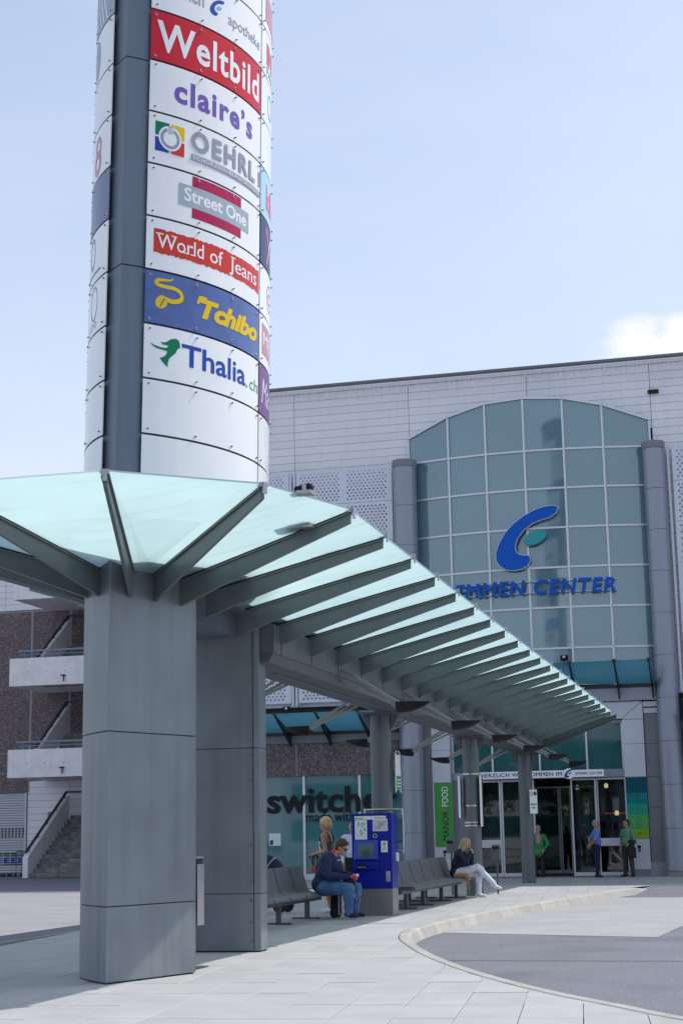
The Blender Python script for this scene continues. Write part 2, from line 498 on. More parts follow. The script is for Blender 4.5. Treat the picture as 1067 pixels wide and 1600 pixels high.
class MB:
    """collects shapes in world coordinates and links them as ONE mesh object"""

    def __init__(s):
        s.v, s.f, s.m = [], [], []

    def add(s, vs, fs, mi=0):
        b = len(s.v)
        s.v += [tuple(p) for p in vs]
        for q in fs:
            s.f.append(tuple(b + i for i in q))
            s.m.append(mi)
        return s

    def box(s, x0, x1, y0, y1, z0, z1, mi=0):
        vs = [(x0, y0, z0), (x1, y0, z0), (x1, y1, z0), (x0, y1, z0), (x0, y0, z1), (x1, y0, z1), (x1, y1, z1), (x0, y1, z1)]
        return s.add(vs, [(0, 3, 2, 1), (4, 5, 6, 7), (0, 1, 5, 4), (1, 2, 6, 5), (2, 3, 7, 6), (3, 0, 4, 7)], mi)

    def hexa(s, p, mi=0):
        return s.add(p, [(0, 3, 2, 1), (4, 5, 6, 7), (0, 1, 5, 4), (1, 2, 6, 5), (2, 3, 7, 6), (3, 0, 4, 7)], mi)

    def obox(s, c, ax, ay, az, mi=0):
        c, ax, ay, az = Vector(c), Vector(ax), Vector(ay), Vector(az)
        p = [c + ax * i + ay * j + az * k for k in (-1, 1) for i, j in ((-1, -1), (1, -1), (1, 1), (-1, 1))]
        return s.hexa(p, mi)

    def bar(s, a, b, w, h, up=(0, 0, 1), mi=0):
        a, b = Vector(a), Vector(b)
        d = (b - a)
        L = d.length
        d.normalize()
        sd = d.cross(Vector(up))
        if sd.length < 1e-5:
            sd = Vector((1, 0, 0))
        sd.normalize()
        n = sd.cross(d)
        return s.obox((a + b) / 2, d * L / 2, sd * w / 2, n * h / 2, mi)

    def prism(s, poly, z0, z1, mi=0, cap=True):
        n = len(poly)
        vs = [(x, y, z0) for x, y in poly] + [(x, y, z1) for x, y in poly]
        fs = [(i, (i + 1) % n, n + (i + 1) % n, n + i) for i in range(n)]
        if cap:
            fs += [tuple(range(n))[::-1], tuple(range(n, 2 * n))]
        return s.add(vs, fs, mi)

    def plate(s, prof, a, b, axis, mi=0):
        """profile of (p,q) extruded along one world axis between a and b; 'x': (y,z), 'y': (x,z)"""
        n = len(prof)
        if axis == 'y':
            vs = [(p, a, q) for p, q in prof] + [(p, b, q) for p, q in prof]
        elif axis == 'x':
            vs = [(a, p, q) for p, q in prof] + [(b, p, q) for p, q in prof]
        else:
            vs = [(p, q, a) for p, q in prof] + [(p, q, b) for p, q in prof]
        fs = [(i, (i + 1) % n, n + (i + 1) % n, n + i) for i in range(n)]
        fs += [tuple(range(n))[::-1], tuple(range(n, 2 * n))]
        return s.add(vs, fs, mi)

    def tube(s, pts, rad, n=10, mi=0, cap=True):
        pts = [Vector(p) for p in pts]
        rads = rad if isinstance(rad, (list, tuple)) else [rad] * len(pts)
        b = len(s.v)
        prev = None
        for i, p in enumerate(pts):
            if i == 0: d = pts[1] - p
            elif i == len(pts) - 1: d = p - pts[i - 1]
            else: d = (pts[i + 1] - p).normalized() + (p - pts[i - 1]).normalized()
            d.normalize()
            if prev is None:
                a = Vector((0, 0, 1)) if abs(d.z) < 0.9 else Vector((1, 0, 0))
                e = d.cross(a).normalized()
            else:
                e = (prev - d * prev.dot(d)).normalized()
            prev = e
            g = d.cross(e)
            for k in range(n):
                t = 2 * math.pi * k / n
                s.v.append(tuple(p + (e * math.cos(t) + g * math.sin(t)) * rads[i]))
        for i in range(len(pts) - 1):
            for k in range(n):
                s.f.append((b + i * n + k, b + i * n + (k + 1) % n, b + (i + 1) * n + (k + 1) % n, b + (i + 1) * n + k))
                s.m.append(mi)
        if cap:
            s.f.append(tuple(b + k for k in range(n))[::-1]); s.m.append(mi)
            s.f.append(tuple(b + (len(pts) - 1) * n + k for k in range(n))); s.m.append(mi)
        return s

    def lathe(s, cx, cy, prof, n=24, mi=0):
        b = len(s.v)
        for rr, z in prof:
            for k in range(n):
                t = 2 * math.pi * k / n
                s.v.append((cx + rr * math.cos(t), cy + rr * math.sin(t), z))
        for i in range(len(prof) - 1):
            for k in range(n):
                s.f.append((b + i * n + k, b + i * n + (k + 1) % n, b + (i + 1) * n + (k + 1) % n, b + (i + 1) * n + k))
                s.m.append(mi)
        s.f.append(tuple(b + k for k in range(n))[::-1]); s.m.append(mi)
        s.f.append(tuple(b + (len(prof) - 1) * n + k for k in range(n))); s.m.append(mi)
        return s

    def mesh(s, name, mats, org=(0, 0, 0), smooth=None, recalc=True):
        me = bpy.data.meshes.new(name)
        o = Vector(org)
        me.from_pydata([(x - o.x, y - o.y, z - o.z) for x, y, z in s.v], [], s.f)
        mats = mats if isinstance(mats, (list, tuple)) else [mats]
        for m in mats:
            me.materials.append(MAT[m])
        if len(mats) > 1:
            me.polygons.foreach_set('material_index', s.m)
        if recalc:
            bm = bmesh.new(); bm.from_mesh(me)
            bmesh.ops.recalc_face_normals(bm, faces=bm.faces)
            bm.to_mesh(me); bm.free()
        if smooth is not None:
            me.polygons.foreach_set('use_smooth', [True] * len(me.polygons))
            me.set_sharp_from_angle(angle=R_(smooth))
        me.update()
        return me

    def build(s, name, mats, parent=None, smooth=None, bevel=0.0, loc=None, recalc=True, segs=1):
        org = ORG.get(parent.name, Vector((0, 0, 0))) if parent else Vector(loc or (0, 0, 0))
        me = s.mesh(name, mats, org, smooth, recalc)
        o = bpy.data.objects.new(name, me)
        COL.objects.link(o)
        if parent:
            o.parent = parent
        else:
            o.location = org
        ORG[o.name] = org
        if bevel:
            b = o.modifiers.new('bevel', 'BEVEL')
            b.width = bevel; b.segments = segs; b.limit_method = 'ANGLE'; b.angle_limit = R_(40)
        return o


def inst(me, name, parent, loc, rot=None, scale=None):
    """another object on shared mesh data; loc is relative to the parent"""
    o = bpy.data.objects.new(name, me)
    COL.objects.link(o)
    if parent: o.parent = parent
    o.location = loc
    if rot is not None: o.rotation_euler = rot
    if scale is not None: o.scale = scale
    ORG[o.name] = (ORG.get(parent.name, Vector()) if parent else Vector())
    return o


def copy_tree(o, parent=None):
    c = o.copy()
    COL.objects.link(c)
    c.parent = parent
    for ch in list(o.children):
        copy_tree(ch, c)
    return c


# ------------------------------------------------------------------ flat print: text and shapes in (u, v)
_tc = {}


def raw_text(body, bold=0.0, shear=0.0, spacing=1.0):
    key = (body, bold, shear, spacing)
    if key in _tc:
        return _tc[key]
    cu = bpy.data.curves.new('lettering', 'FONT')
    cu.body = body
    cu.size = 1.0
    cu.offset = bold
    cu.shear = shear
    cu.space_character = spacing
    cu.resolution_u = 3
    ob = bpy.data.objects.new('lettering', cu)
    COL.objects.link(ob)
    dg = bpy.context.evaluated_depsgraph_get()
    me = bpy.data.meshes.new_from_object(ob.evaluated_get(dg))
    vs = [(v.co.x, v.co.y) for v in me.vertices]
    fs = [tuple(p.vertices) for p in me.polygons]
    bpy.data.objects.remove(ob)
    bpy.data.curves.remove(cu)
    bpy.data.meshes.remove(me)
    _tc[key] = (vs, fs)
    return vs, fs


_plain_text = raw_text


def raw_text(body, bold=0.0, shear=0.0, spacing=1.0):
    """thickened capital M is drawn by hand: the font outline folds over itself when it is offset"""
    if not bold or 'M' not in body:
        return _plain_text(body, bold, shear, spacing)
    V, F = [], []
    for i, ch in enumerate(body):
        if ch == ' ': continue
        shift = max(p[0] for p in _plain_text(body[:i + 1], 0.0, 0.0, spacing)[0]) - max(p[0] for p in _plain_text(ch)[0])
        if ch == 'M':
            o = bold
            a, b, c, d, w = 0.07 - o, 0.71 + o, -o, 0.68 + o, 0.10 + 2 * o
            vs = [(a, c), (a, d), (a + w, d), (0.39, 0.41 + o), (b - w, d), (b, d), (b, c), (b - w, c), (b - w, 0.53 - 1.6 * o), (0.39, 0.26 - 1.2 * o), (a + w, 0.53 - 1.6 * o), (a + w, c)]
            fs = [(0, 11, 10, 2, 1), (10, 9, 3, 2), (9, 8, 4, 3), (8, 7, 6, 5, 4)]
        else:
            vs, fs = _plain_text(ch, bold)
        n0 = len(V)
        V += [(x + shift + shear * y, y) for x, y in vs]
        F += [tuple(n0 + j for j in q) for q in fs]
    return V, F


CAP = max(v[1] for v in raw_text('H')[0])


def text2d(body, u0, v0, cap, width=None, bold=0.0, shear=0.0, spacing=1.0, right=None):
    vs, fs = raw_text(body, bold, shear, spacing)
    x0 = min(p[0] for p in vs); x1 = max(p[0] for p in vs)
    sy = cap / CAP
    sx = width / (x1 - x0) if width else sy
    return [(u0 + (p[0] - x0) * sx, v0 + p[1] * sy) for p in vs], fs


def rect2d(u0, v0, u1, v1):
    return [(u0, v0), (u1, v0), (u1, v1), (u0, v1)], [(0, 1, 2, 3)]


def poly2d(pts):
    return list(pts), [tuple(range(len(pts)))]


def ellipse2d(cx, cy, rx, ry, n=20, rot=0.0):
    c, s = math.cos(rot), math.sin(rot)
    return [(cx + rx * math.cos(t) * c - ry * math.sin(t) * s, cy + rx * math.cos(t) * s + ry * math.sin(t) * c)
            for t in (2 * math.pi * k / n for k in range(n))], [tuple(range(n))]


def ring2d(cx, cy, r0, r1, a0=0.0, a1=2 * math.pi, n=28, sy=1.0):
    vs, fs = [], []
    for k in range(n + 1):
        t = a0 + (a1 - a0) * k / n
        vs += [(cx + r0 * math.cos(t), cy + r0 * math.sin(t) * sy), (cx + r1 * math.cos(t), cy + r1 * math.sin(t) * sy)]
    for k in range(n):
        fs.append((2 * k, 2 * k + 1, 2 * k + 3, 2 * k + 2))
    return vs, fs


def stroke2d(pts, w):
    """polyline with width(s)"""
    n = len(pts)
    ws = w if isinstance(w, (list, tuple)) else [w] * n
    vs, fs = [], []
    for i, (x, y) in enumerate(pts):
        a = pts[max(0, i - 1)]; b = pts[min(n - 1, i + 1)]
        dx, dy = b[0] - a[0], b[1] - a[1]
        L = math.hypot(dx, dy) or 1
        vs += [(x - dy / L * ws[i] / 2, y + dx / L * ws[i] / 2), (x + dy / L * ws[i] / 2, y - dx / L * ws[i] / 2)]
    for i in range(n - 1):
        fs.append((2 * i, 2 * i + 1, 2 * i + 3, 2 * i + 2))
    return vs, fs


_C = [(632, 574), (624, 567), (606, 565), (580, 568), (545, 578), (505, 598), (465, 625), (432, 660), (408, 700), (396, 735),
      (397, 762), (410, 783), (432, 796), (458, 800), (488, 796), (510, 785), (522, 768), (521, 752), (513, 747), (494, 746),
      (477, 739), (468, 724), (468, 702), (480, 676), (502, 650), (535, 627), (570, 615), (604, 606), (625, 592)]


def logo_c(u0, v0, h):
    """the swoosh of the centre's logo, lower left corner u0,v0, height h"""
    k = h / 235.0
    return [(u0 + (x - 395) * k, v0 + (800 - y) * k) for x, y in _C]


def logo_dot(u0, v0, h):
    k = h / 235.0
    return [(u0 + (543 - 395 + 43 * math.cos(t) + 5 * math.sin(t)) * k, v0 + (800 - 682 + 27 * math.sin(t) + 9 * math.cos(t)) * k)
            for t in (2 * math.pi * i / 22 for i in range(22))]


class Print:
    """flat print: shapes in (u, v) with a colour, laid on a surface by a mapping function"""

    def __init__(s):
        s.items = []

    def put(s, shape, m):
        s.items.append((shape[0], shape[1], m))
        return s

    def build(s, name, parent, fmap, lift=0.004, step=0.0, cut=None, deep=0.0):
        mats, mb = [], MB()
        for li, (vs, fs, m) in enumerate(s.items):
            if m not in mats: mats.append(m)
            mi = mats.index(m)
            if cut:
                bm = bmesh.new()
                bv = [bm.verts.new((a, b, 0)) for a, b in vs]
                for q in fs:
                    try: bm.faces.new([bv[i] for i in q])
                    except ValueError: pass
                us = [a for a, b in vs]
                k = math.ceil(min(us) / cut) * cut
                while k < max(us):
                    bmesh.ops.bisect_plane(bm, geom=bm.verts[:] + bm.edges[:] + bm.faces[:], plane_co=(k, 0, 0), plane_no=(1, 0, 0), dist=1e-6)
                    k += cut
                bm.verts.index_update()
                vs = [(v.co.x, v.co.y) for v in bm.verts]
                fs = [tuple(v.index for v in q.verts) for q in bm.faces]
                bm.free()
            off = lift + li * step
            mb.add([fmap(a, b, off) for a, b in vs], fs, mi)
            if deep:
                from collections import Counter
                cnt = Counter()
                for q in fs:
                    for i in range(len(q)):
                        cnt[(q[i], q[(i + 1) % len(q)])] += 1
                front = [fmap(a, b, off) for a, b in vs]
                back = [fmap(a, b, off - deep) for a, b in vs]
                n = len(front)
                sides = [(i, j, n + j, n + i) for (i, j) in cnt if (j, i) not in cnt]
                mb.add(front + back, sides, mi)
        return mb.build(name, mats, parent, recalc=False)


def flat(ox, oy, oz, ux=(1, 0, 0), vx=(0, 0, 1), nx=(0, -1, 0)):
    o, ux, vx, nx = Vector((ox, oy, oz)), Vector(ux), Vector(vx), Vector(nx)
    return lambda a, b, d: tuple(o + ux * a + vx * b + nx * d)
# ================================================================== THE SETTING: ground
ROAD_Z = -0.16
KERB = [(5.0, 8.9), (2.2, 10.2), (0.6, 11.35), (-0.67, 12.69), (-1.26, 13.59), (-1.97, 14.70), (-2.73, 16.13), (-3.38, 17.57),
        (-3.985, 19.11), (-4.49, 20.62), (-4.93, 22.1), (-5.20, 23.5), (-5.30, 24.8), (-5.27, 26.3), (-5.10, 29.1), (-4.80, 31.9),
        (-4.24, 35.5), (-3.56, 39.9), (-2.89, 42.5)]


def catmull(P, k=8):
    out = []
    for i in range(len(P) - 1):
        p0, p1, p2, p3 = P[max(0, i - 1)], P[i], P[i + 1], P[min(len(P) - 1, i + 2)]
        for j in range(k):
            t = j / k
            out.append(tuple(0.5 * ((2 * b) + (-a + c) * t + (2 * a - 5 * b + 4 * c - d) * t * t + (-a + 3 * b - 3 * c + d) * t ** 3)
                             for a, b, c, d in zip(p0, p1, p2, p3)))
    out.append(P[-1])
    return out


KC = catmull(KERB, 10)
acc = [0.0]
for a, b in zip(KC, KC[1:]):
    acc.append(acc[-1] + math.hypot(b[0] - a[0], b[1] - a[1]))


def kerb_at(s):
    s = max(0, min(acc[-1], s))
    i = max(0, min(len(KC) - 2, int(np.searchsorted(acc, s)) - 1))
    t = (s - acc[i]) / max(1e-9, acc[i + 1] - acc[i])
    a, b = KC[i], KC[i + 1]
    d = Vector((b[0] - a[0], b[1] - a[1])).normalized()
    return Vector((a[0] + (b[0] - a[0]) * t, a[1] + (b[1] - a[1]) * t)), Vector((d.y, -d.x))   # point, normal to the road


def sheet(name, poly, z, m, label=None):
    mb = MB()
    mb.add([(x, y, z) for x, y in poly], [tuple(range(len(poly)))])
    o = mb.build(name, m, recalc=False)
    if o.data.polygons[0].normal.z < 0:
        o.data.flip_normals()
    o['kind'] = 'structure'
    if label: o['label'] = label
    return o


sheet('ground', [(-700, -300), (700, -300), (700, 1200), (-700, 1200)], -0.22, 'asphalt_dark', 'dark ground reaching past the buildings')
sheet('road', [(-9.0, -60), (70, -60), (70, 48.0), (-5.9, 48.0)], ROAD_Z, 'asphalt', 'grey asphalt road curving round the pavement')
sheet('bus_lane', [(-90, -60), (-11.25, -60), (-11.25, 41.4), (-90, 41.4)], -0.006, 'lane_concrete', 'pale concrete lane left of the sign tower')
sheet('lane_gutter', [(-11.25, -60), (-10.5, -60), (-10.5, 48), (-11.25, 48)], -0.010, 'asphalt', 'asphalt strip along the pavement edge')
sheet('yard', [(-90, 41.4), (-11.25, 41.4), (-11.25, 62.5), (-90, 62.5)], -0.012, 'asphalt', 'asphalt yard below the outside stairs')
sheet('stop_apron', [(-5.2, 26.0), (-4.2, 25.6), (-1.62, 24.70), (-1.40, 27.4), (0.9, 37.9), (-1.9, 38.9), (-4.4, 39.4), (-5.1, 33.0)], ROAD_Z + 0.004,
      'road_concrete', 'pale concrete bus stop apron set in the asphalt')

# rotated slab grid: p runs along a slab row, q across the rows
GA = R_(6.0)
PX, PY = Vector((math.cos(GA), math.sin(GA))), Vector((-math.sin(GA), math.cos(GA)))
SW, SH = 0.492, 1.03
P0, Q0 = -2.05, 12.83


def kerb_p(q):
    """where a slab row at q meets the kerb"""
    for i in range(len(KC) - 1):
        a, b = Vector(KC[i]), Vector(KC[i + 1])
        qa, qb = a.dot(PY), b.dot(PY)
        if qa <= q <= qb:
            t = (q - qa) / max(1e-9, qb - qa)
            return (a + (b - a) * t).dot(PX)
    return None


Q_LO, N_ROWS = Q0 - 2 * SH, 15
Q_HI = Q_LO + N_ROWS * SH
far = []
ki = [i for i, k in enumerate(KC) if Vector(k).dot(PY) >= Q_HI]
pk = kerb_p(Q_HI)
far.append(tuple(PX * pk + PY * Q_HI))
far += [KC[i] for i in ki]
far += [(20, 43.4), (20, 51.9), (-18.2, 51.9), (-18.2, 43.0), (-10.5, 43.0)]
yl = (Q_HI + 10.5 * math.sin(-GA)) / math.cos(GA) if False else None
# left edge of the pavement x = -10.5 meets the row line q = Q_HI
ql = (Q_HI - (-10.5) * PY.x) / PY.y
far.append((-10.5, ql))
mfar = mat('paving_far', (0.43, 0.425, 0.425), 0.78, 0, 0.35)
t_ = mfar.node_tree
g_ = t_.nodes.new('ShaderNodeNewGeometry')
mpn = t_.nodes.new('ShaderNodeMapping')
mpn.vector_type = 'POINT'
mpn.inputs['Rotation'].default_value = (0, 0, -GA)
t_.links.new(g_.outputs['Position'], mpn.inputs[0])
br = t_.nodes.new('ShaderNodeTexBrick')
br.offset = 0.0
br.inputs['Scale'].default_value = 1.0
br.inputs['Brick Width'].default_value = SW
br.inputs['Row Height'].default_value = SH
br.inputs['Mortar Size'].default_value = 0.007
br.inputs['Color1'].default_value = (0.392, 0.388, 0.39, 1)
br.inputs['Color2'].default_value = (0.358, 0.353, 0.358, 1)
br.inputs['Mortar'].default_value = (0.27, 0.265, 0.265, 1)
t_.links.new(mpn.outputs[0], br.inputs['Vector'])
nz = t_.nodes.new('ShaderNodeTexNoise'); nz.inputs['Scale'].default_value = 0.6; nz.inputs['Detail'].default_value = 8
t_.links.new(g_.outputs['Position'], nz.inputs['Vector'])
mr = t_.nodes.new('ShaderNodeMapRange'); mr.inputs[1].default_value = 0.3; mr.inputs[2].default_value = 0.75; mr.inputs[3].default_value = 1.06; mr.inputs[4].default_value = 0.82
t_.links.new(nz.outputs['Fac'], mr.inputs[0])
hv = t_.nodes.new('ShaderNodeHueSaturation')
t_.links.new(br.outputs['Color'], hv.inputs['Color']); t_.links.new(mr.outputs[0], hv.inputs['Value'])
t_.links.new(hv.outputs[0], t_.nodes['Principled BSDF'].inputs['Base Color'])

pave = MB()
pave.add([(x, y, 0.0) for x, y in far], [tuple(range(len(far)))])
pavement = pave.build('pavement', 'paving_far', recalc=False)
if pavement.data.polygons[0].normal.z < 0: pavement.data.flip_normals()
tag(pavement, 'pale concrete slab pavement from the sign tower to the mall doors', kind='structure')
bed = MB()
near = [k for k in KC if Vector(k).dot(PY) <= Q_HI + 0.3]
near = [(-10.5, -20), (30, -20), (30, 6)] + near + [(-10.5, 30)]
bed.add([(x, y, -0.035) for x, y in near], [tuple(range(len(near)))])
b_ = bed.build('slab_bed', 'grout', pavement, recalc=False)
if b_.data.polygons[0].normal.z < 0: b_.data.flip_normals()
rear = [k for k in KC if Vector(k).dot(PY) <= Q_LO]
rp = MB(); kq = PX * kerb_p(Q_LO) + PY * Q_LO
rl = [(-10.5, -25), (34, -25), (34, 7.0), (5.3, 8.7)] + rear + [(kq.x, kq.y), (-10.5, (Q_LO + 10.5 * PY.x) / PY.y)]
rp.add([(x, y, -0.001) for x, y in rl], [tuple(range(len(rl)))])
rp_ = rp.build('paving_sheet', 'paving_far', pavement, recalc=False)
if rp_.data.polygons[0].normal.z < 0: rp_.data.flip_normals()
side = MB()
side.box(-10.56, -10.501, -20, 43.0, -0.3, -0.002)
side.build('edge_kerb', 'kerb_stone', pavement)

rng = random.Random(3)
slab_mesh = {}
for row in range(N_ROWS):
    qa, qb = Q_LO + row * SH, Q_LO + (row + 1) * SH
    kpm = [kerb_p(qa + (qb - qa) * i / 4) for i in range(5)]
    if any(k is None for k in kpm): continue
    k = math.floor((min(kpm) - P0) / SW) + 3
    while True:
        pa = P0 + k * SW
        k -= 1
        if pa > max(kpm): continue
        c = PX * (pa + SW / 2) + PY * ((qa + qb) / 2)
        if c.x < -10.4 or c.x < -0.52 * c.y - 0.5: break
        g = 0.003
        if pa + SW < min(kpm) - 0.01:
            key = rng.choice(('slab', 'slab', 'slab_b', 'slab_c'))
            if key not in slab_mesh:
                mb = MB()
                w, h, b = SW / 2 - g, SH / 2 - g, 0.006
                p = [(-w, -h, -0.05), (w, -h, -0.05), (w, h, -0.05), (-w, h, -0.05)]
                q_ = [(-w, -h, -b), (w, -h, -b), (w, h, -b), (-w, h, -b)]
                r_ = [(-w + b, -h + b, 0), (w - b, -h + b, 0), (w - b, h - b, 0), (-w + b, h - b, 0)]
                mb.add(p + q_ + r_, [(i, (i + 1) % 4, 4 + (i + 1) % 4, 4 + i) for i in range(4)] +
                       [(4 + i, 4 + (i + 1) % 4, 8 + (i + 1) % 4, 8 + i) for i in range(4)] + [(8, 9, 10, 11)])
                slab_mesh[key] = mb.mesh('paving_slab', key)
            inst(slab_mesh[key], 'paving_slab', pavement, (c.x, c.y, rng.uniform(-0.004, 0.0015)),
                 (rng.uniform(-1, 1) * 0.0015, rng.uniform(-1, 1) * 0.002, GA))
        else:      # cut to the kerb
            left, right = [], []
            for i in range(5):
                q = qa + g + (qb - qa - 2 * g) * i / 4
                pr = min(pa + SW - g, kpm[i] - 0.012)
                pl = min(pa + g, pr - 0.004)
                left.append((pl, q)); right.append((pr, q))
            poly = right + left[::-1]
            if max(a for a, b in right) - (pa + g) < 0.03: continue
            pts = [PX * a + PY * b for a, b in poly]
            mb = MB()
            mb.prism([(p.x, p.y) for p in pts], -0.05, -0.001)
            mb.build('paving_slab', rng.choice(('slab', 'slab_b', 'slab_c')), pavement)

# kerb stones
kerb = empty('kerb', (0, 0, 0), 'pale kerb of separate stones bending round the pavement edge', kind='structure')
s0 = 0.6
ksn = 0
while s0 < acc[-1] - 0.05:
    pt, nm = kerb_at(s0)
    L = 1.0 if (pt.y < 20.5 or pt.y > 26.5) else 0.5
    if L == 1.0 and ksn % 7 == 3: L = 0.62
    ksn += 1
    s1 = min(acc[-1], s0 + L)
    mb = MB()
    prof = [(-0.0, -0.20), (-0.0, -0.006), (0.012, 0.004), (0.12, 0.004), (0.15, -0.02), (0.225, ROAD_Z - 0.03)]
    fade = 1.0
    secs = []
    for i in range(4):
        s = s0 + 0.0035 + (s1 - s0 - 0.007) * i / 3
        p, n = kerb_at(s)
        drop = 0.0
        if p.y > 41.0: drop = (p.y - 41.0) / 1.6 * 0.10
        secs.append([(p.x + n.x * a, p.y + n.y * a, max(b - drop, -0.25)) for a, b in prof])
    vs = [q for s in secs for q in s]
    m_ = len(prof)
    fs = [(i * m_ + j, i * m_ + (j + 1) % m_, (i + 1) * m_ + (j + 1) % m_, (i + 1) * m_ + j) for i in range(3) for j in range(m_)]
    fs += [tuple(range(m_))[::-1], tuple(range(3 * m_, 4 * m_))]
    mb.add(vs, fs)
    mb.build('kerb_stone', 'kerb_stone' if ksn % 3 else 'kerb_stone_b', kerb)
    s0 = s1

rm_ = MB()
rm_.add([(-6.0, 42.45, -0.006), (20, 43.42, -0.006), (20, 41.3, ROAD_Z + 0.002), (-6.0, 40.8, ROAD_Z + 0.002)], [(0, 1, 2, 3)])
rm_ = rm_.build('road_ramp', 'asphalt', None, recalc=False)
if rm_.data.polygons[0].normal.z < 0: rm_.data.flip_normals()
tag(rm_, 'asphalt ramp rising flush to the pavement before the doors', kind='structure')
# sealed joint lines and a drain cover in the carriageway
jl = MB()
jl.box(-4.5, 3.0, 20.28, 20.31, ROAD_Z + 0.003, ROAD_Z + 0.005)
tag(jl.build('sealed_joint', 'tar'), 'dark tar joint crossing the asphalt in front of the apron', kind='structure')
# ================================================================== SIGN TOWER
AX, TY, TR, TH = -6.335, 15.18, 2.45, 1.475
TCY = TY + math.sqrt(TR * TR - TH * TH)          # widest point of the pointed oval
TILT = 0.0165
tower = empty('sign_tower', (AX, TCY, 4.36), 'tall white shop directory tower of curved sign panels on a dark grey prow', 'sign tower',
              rot=(0, TILT, 0))
ROW = 0.6125
Z_ROW0 = 9.908                                    # lower edge of the red panel


def on_tower(side, back=False):
    """(u from the prow edge, z, lift) -> world; side +1 right, -1 left; back mirrors behind the widest point"""
    def fm(u_, z, d):
        th = R_(46.0) - u_ / TR
        rr = TR + d
        x = -TH + rr * math.cos(th)
        y = TCY - rr * math.sin(th)
        if back: y = 2 * TCY - y
        return (AX + side * x, y, z)
    return fm


# dark core with its pointed front edge, in storeys
def vesica(off, n=14):
    rr = TR - off
    th = math.acos(TH / rr)
    right = [(AX - TH + rr * math.cos(t), TCY - rr * math.sin(t)) for t in (th + (-2 * th) * i / n for i in range(n + 1))]
    left = [(2 * AX - x, y) for x, y in right[1:-1]][::-1]
    return right + left


seams = [4.362, 5.06, 7.481, 9.902, 12.323, 14.744, 17.165, 19.586, 22.4]
for a, b in zip(seams, seams[1:]):
    mb = MB()
    mb.prism(vesica(0.045), a + 0.007, b - 0.007)
    mb.build('core_panel', 'tower_zinc', tower, smooth=25)
mb = MB(); mb.prism(vesica(0.07), 4.365, 22.3)
mb.build('core_frame', 'joint_dark', tower, smooth=25)
mb = MB(); mb.prism(vesica(-0.03), 22.4, 22.62)
mb.build('roof_cap', 'tower_zinc', tower, smooth=25)

U1 = R_(44.35) * TR                               # length of a sign panel along the curve
UB = R_(46.75) * TR                               # the rear panels reach past the widest point
panel_cols = {1: 'sign_white'}
MR = {  # right front column, row -> colour of the sheet
    -1: 'ink_red', 4: 'ink_tblue'}
SIDE_COL = {}
random.seed(11)
rows = list(range(-19, 8))


def panel_mesh(side, back, z0, z1, m, u0=0.0, u1=U1, n=14):
    mb = MB()
    fm = on_tower(side, back)
    vs, fs = [], []
    for d in (0.0, -0.012):
        for i in range(n + 1):
            uu = u0 + (u1 - u0) * i / n
            vs += [fm(uu, z0, d), fm(uu, z1, d)]
    k = 2 * (n + 1)
    for i in range(n):
        a = 2 * i
        fs += [(a, a + 2, a + 3, a + 1), (k + a, k + a + 1, k + a + 3, k + a + 2), (a, k + a, k + a + 2, a + 2), (a + 1, a + 3, k + a + 3, k + a + 1)]
    fs += [(0, 1, k + 1, k), (2 * n, k + 2 * n, k + 2 * n + 1, 2 * n + 1)]
    mb.add(vs, fs)
    return mb


screw_me = None


def screws(panel, side, back, z0, z1, us):
    global screw_me
    mb = MB()
    fm = on_tower(side, back)
    for uu in us:
        for z in (z0 + 0.045, z1 - 0.045):
            p = Vector(fm(uu, z, 0.0)); q = Vector(fm(uu, z, 0.010)); w = Vector(fm(uu, z, 0.022))
            mb.tube([p, q], 0.0145, 10, 0)
            mb.tube([q, w], 0.0085, 8, 1)
    mb.build('fixing_screws', ['sign_white', 'black_metal'], panel, smooth=40)['kind'] = 'stuff'


sign_panels = {}
for row in rows:
    z1 = Z_ROW0 - row * ROW - 0.012
    z0 = Z_ROW0 - (row + 1) * ROW + 0.012
    if row == 7: z0 = 4.40
    for side in (1, -1):
        for back in (False, True):
            m = 'sign_white'
            if side == 1 and not back: m = MR.get(row, 'sign_white')
            if side == 1 and back: m = {1: 'ink_ltblue', 2: 'ink_dkblue', 5: 'ink_plum', -7: 'food_green'}.get(row, 'sign_white')
            if side == -1 and not back: m = {2: 'ink_fade', -2: 'ink_greyblue'}.get(row, 'sign_white')
            if back and side == -1 and row % 4 == 0: m = 'ink_tblue'
            if row < -6 and not back: m = {-9: 'ink_green', -12: 'ink_red', -15: 'ink_dkblue'}.get(row, 'sign_white')
            p = panel_mesh(side, back, z0, z1, m, 0.0, UB if back else U1).build('sign_panel', m, tower, smooth=30)
            sign_panels[(row, side, back)] = p
            if -4 <= row <= 6 and not (side == -1 and back):
                screws(p, side, back, z0, z1, (0.06, 0.66, 1.24, (UB if back else U1) - 0.05))

# --- what the panels say; v measured in metres
FR = on_tower(1)


def row_v(row, v):
    return Z_ROW0 - (row + 1) * ROW + v * ROW


def panel_print(row, pr, side=1, back=False):
    pr.build('print', sign_panels[(row, side, back)], on_tower(side, back), lift=0.0016, step=0.0005, cut=0.09)


# row -2: pharmacy
p = Print(); v = row_v(-2, 0.36)
p.put(text2d('emmen', 0.12, v + 0.015, 0.19, 0.57, bold=0.012), 'ink_grey')
p.put(poly2d(logo_c(0.78, row_v(-2, 0.33), 0.235)), 'ink_blue')
p.put(poly2d(logo_dot(0.78, row_v(-2, 0.33), 0.235)), 'ink_cyan')
p.put(text2d('apotheke', 1.09, row_v(-2, 0.325), 0.135, 0.75), 'ink_grey')
panel_print(-2, p)
# row -1: white word on red
p = Print()
p.put(text2d('Weltbild', 0.07, row_v(-1, 0.225), 0.345, 1.76, bold=0.022, spacing=1.10), 'sign_white')
panel_print(-1, p)
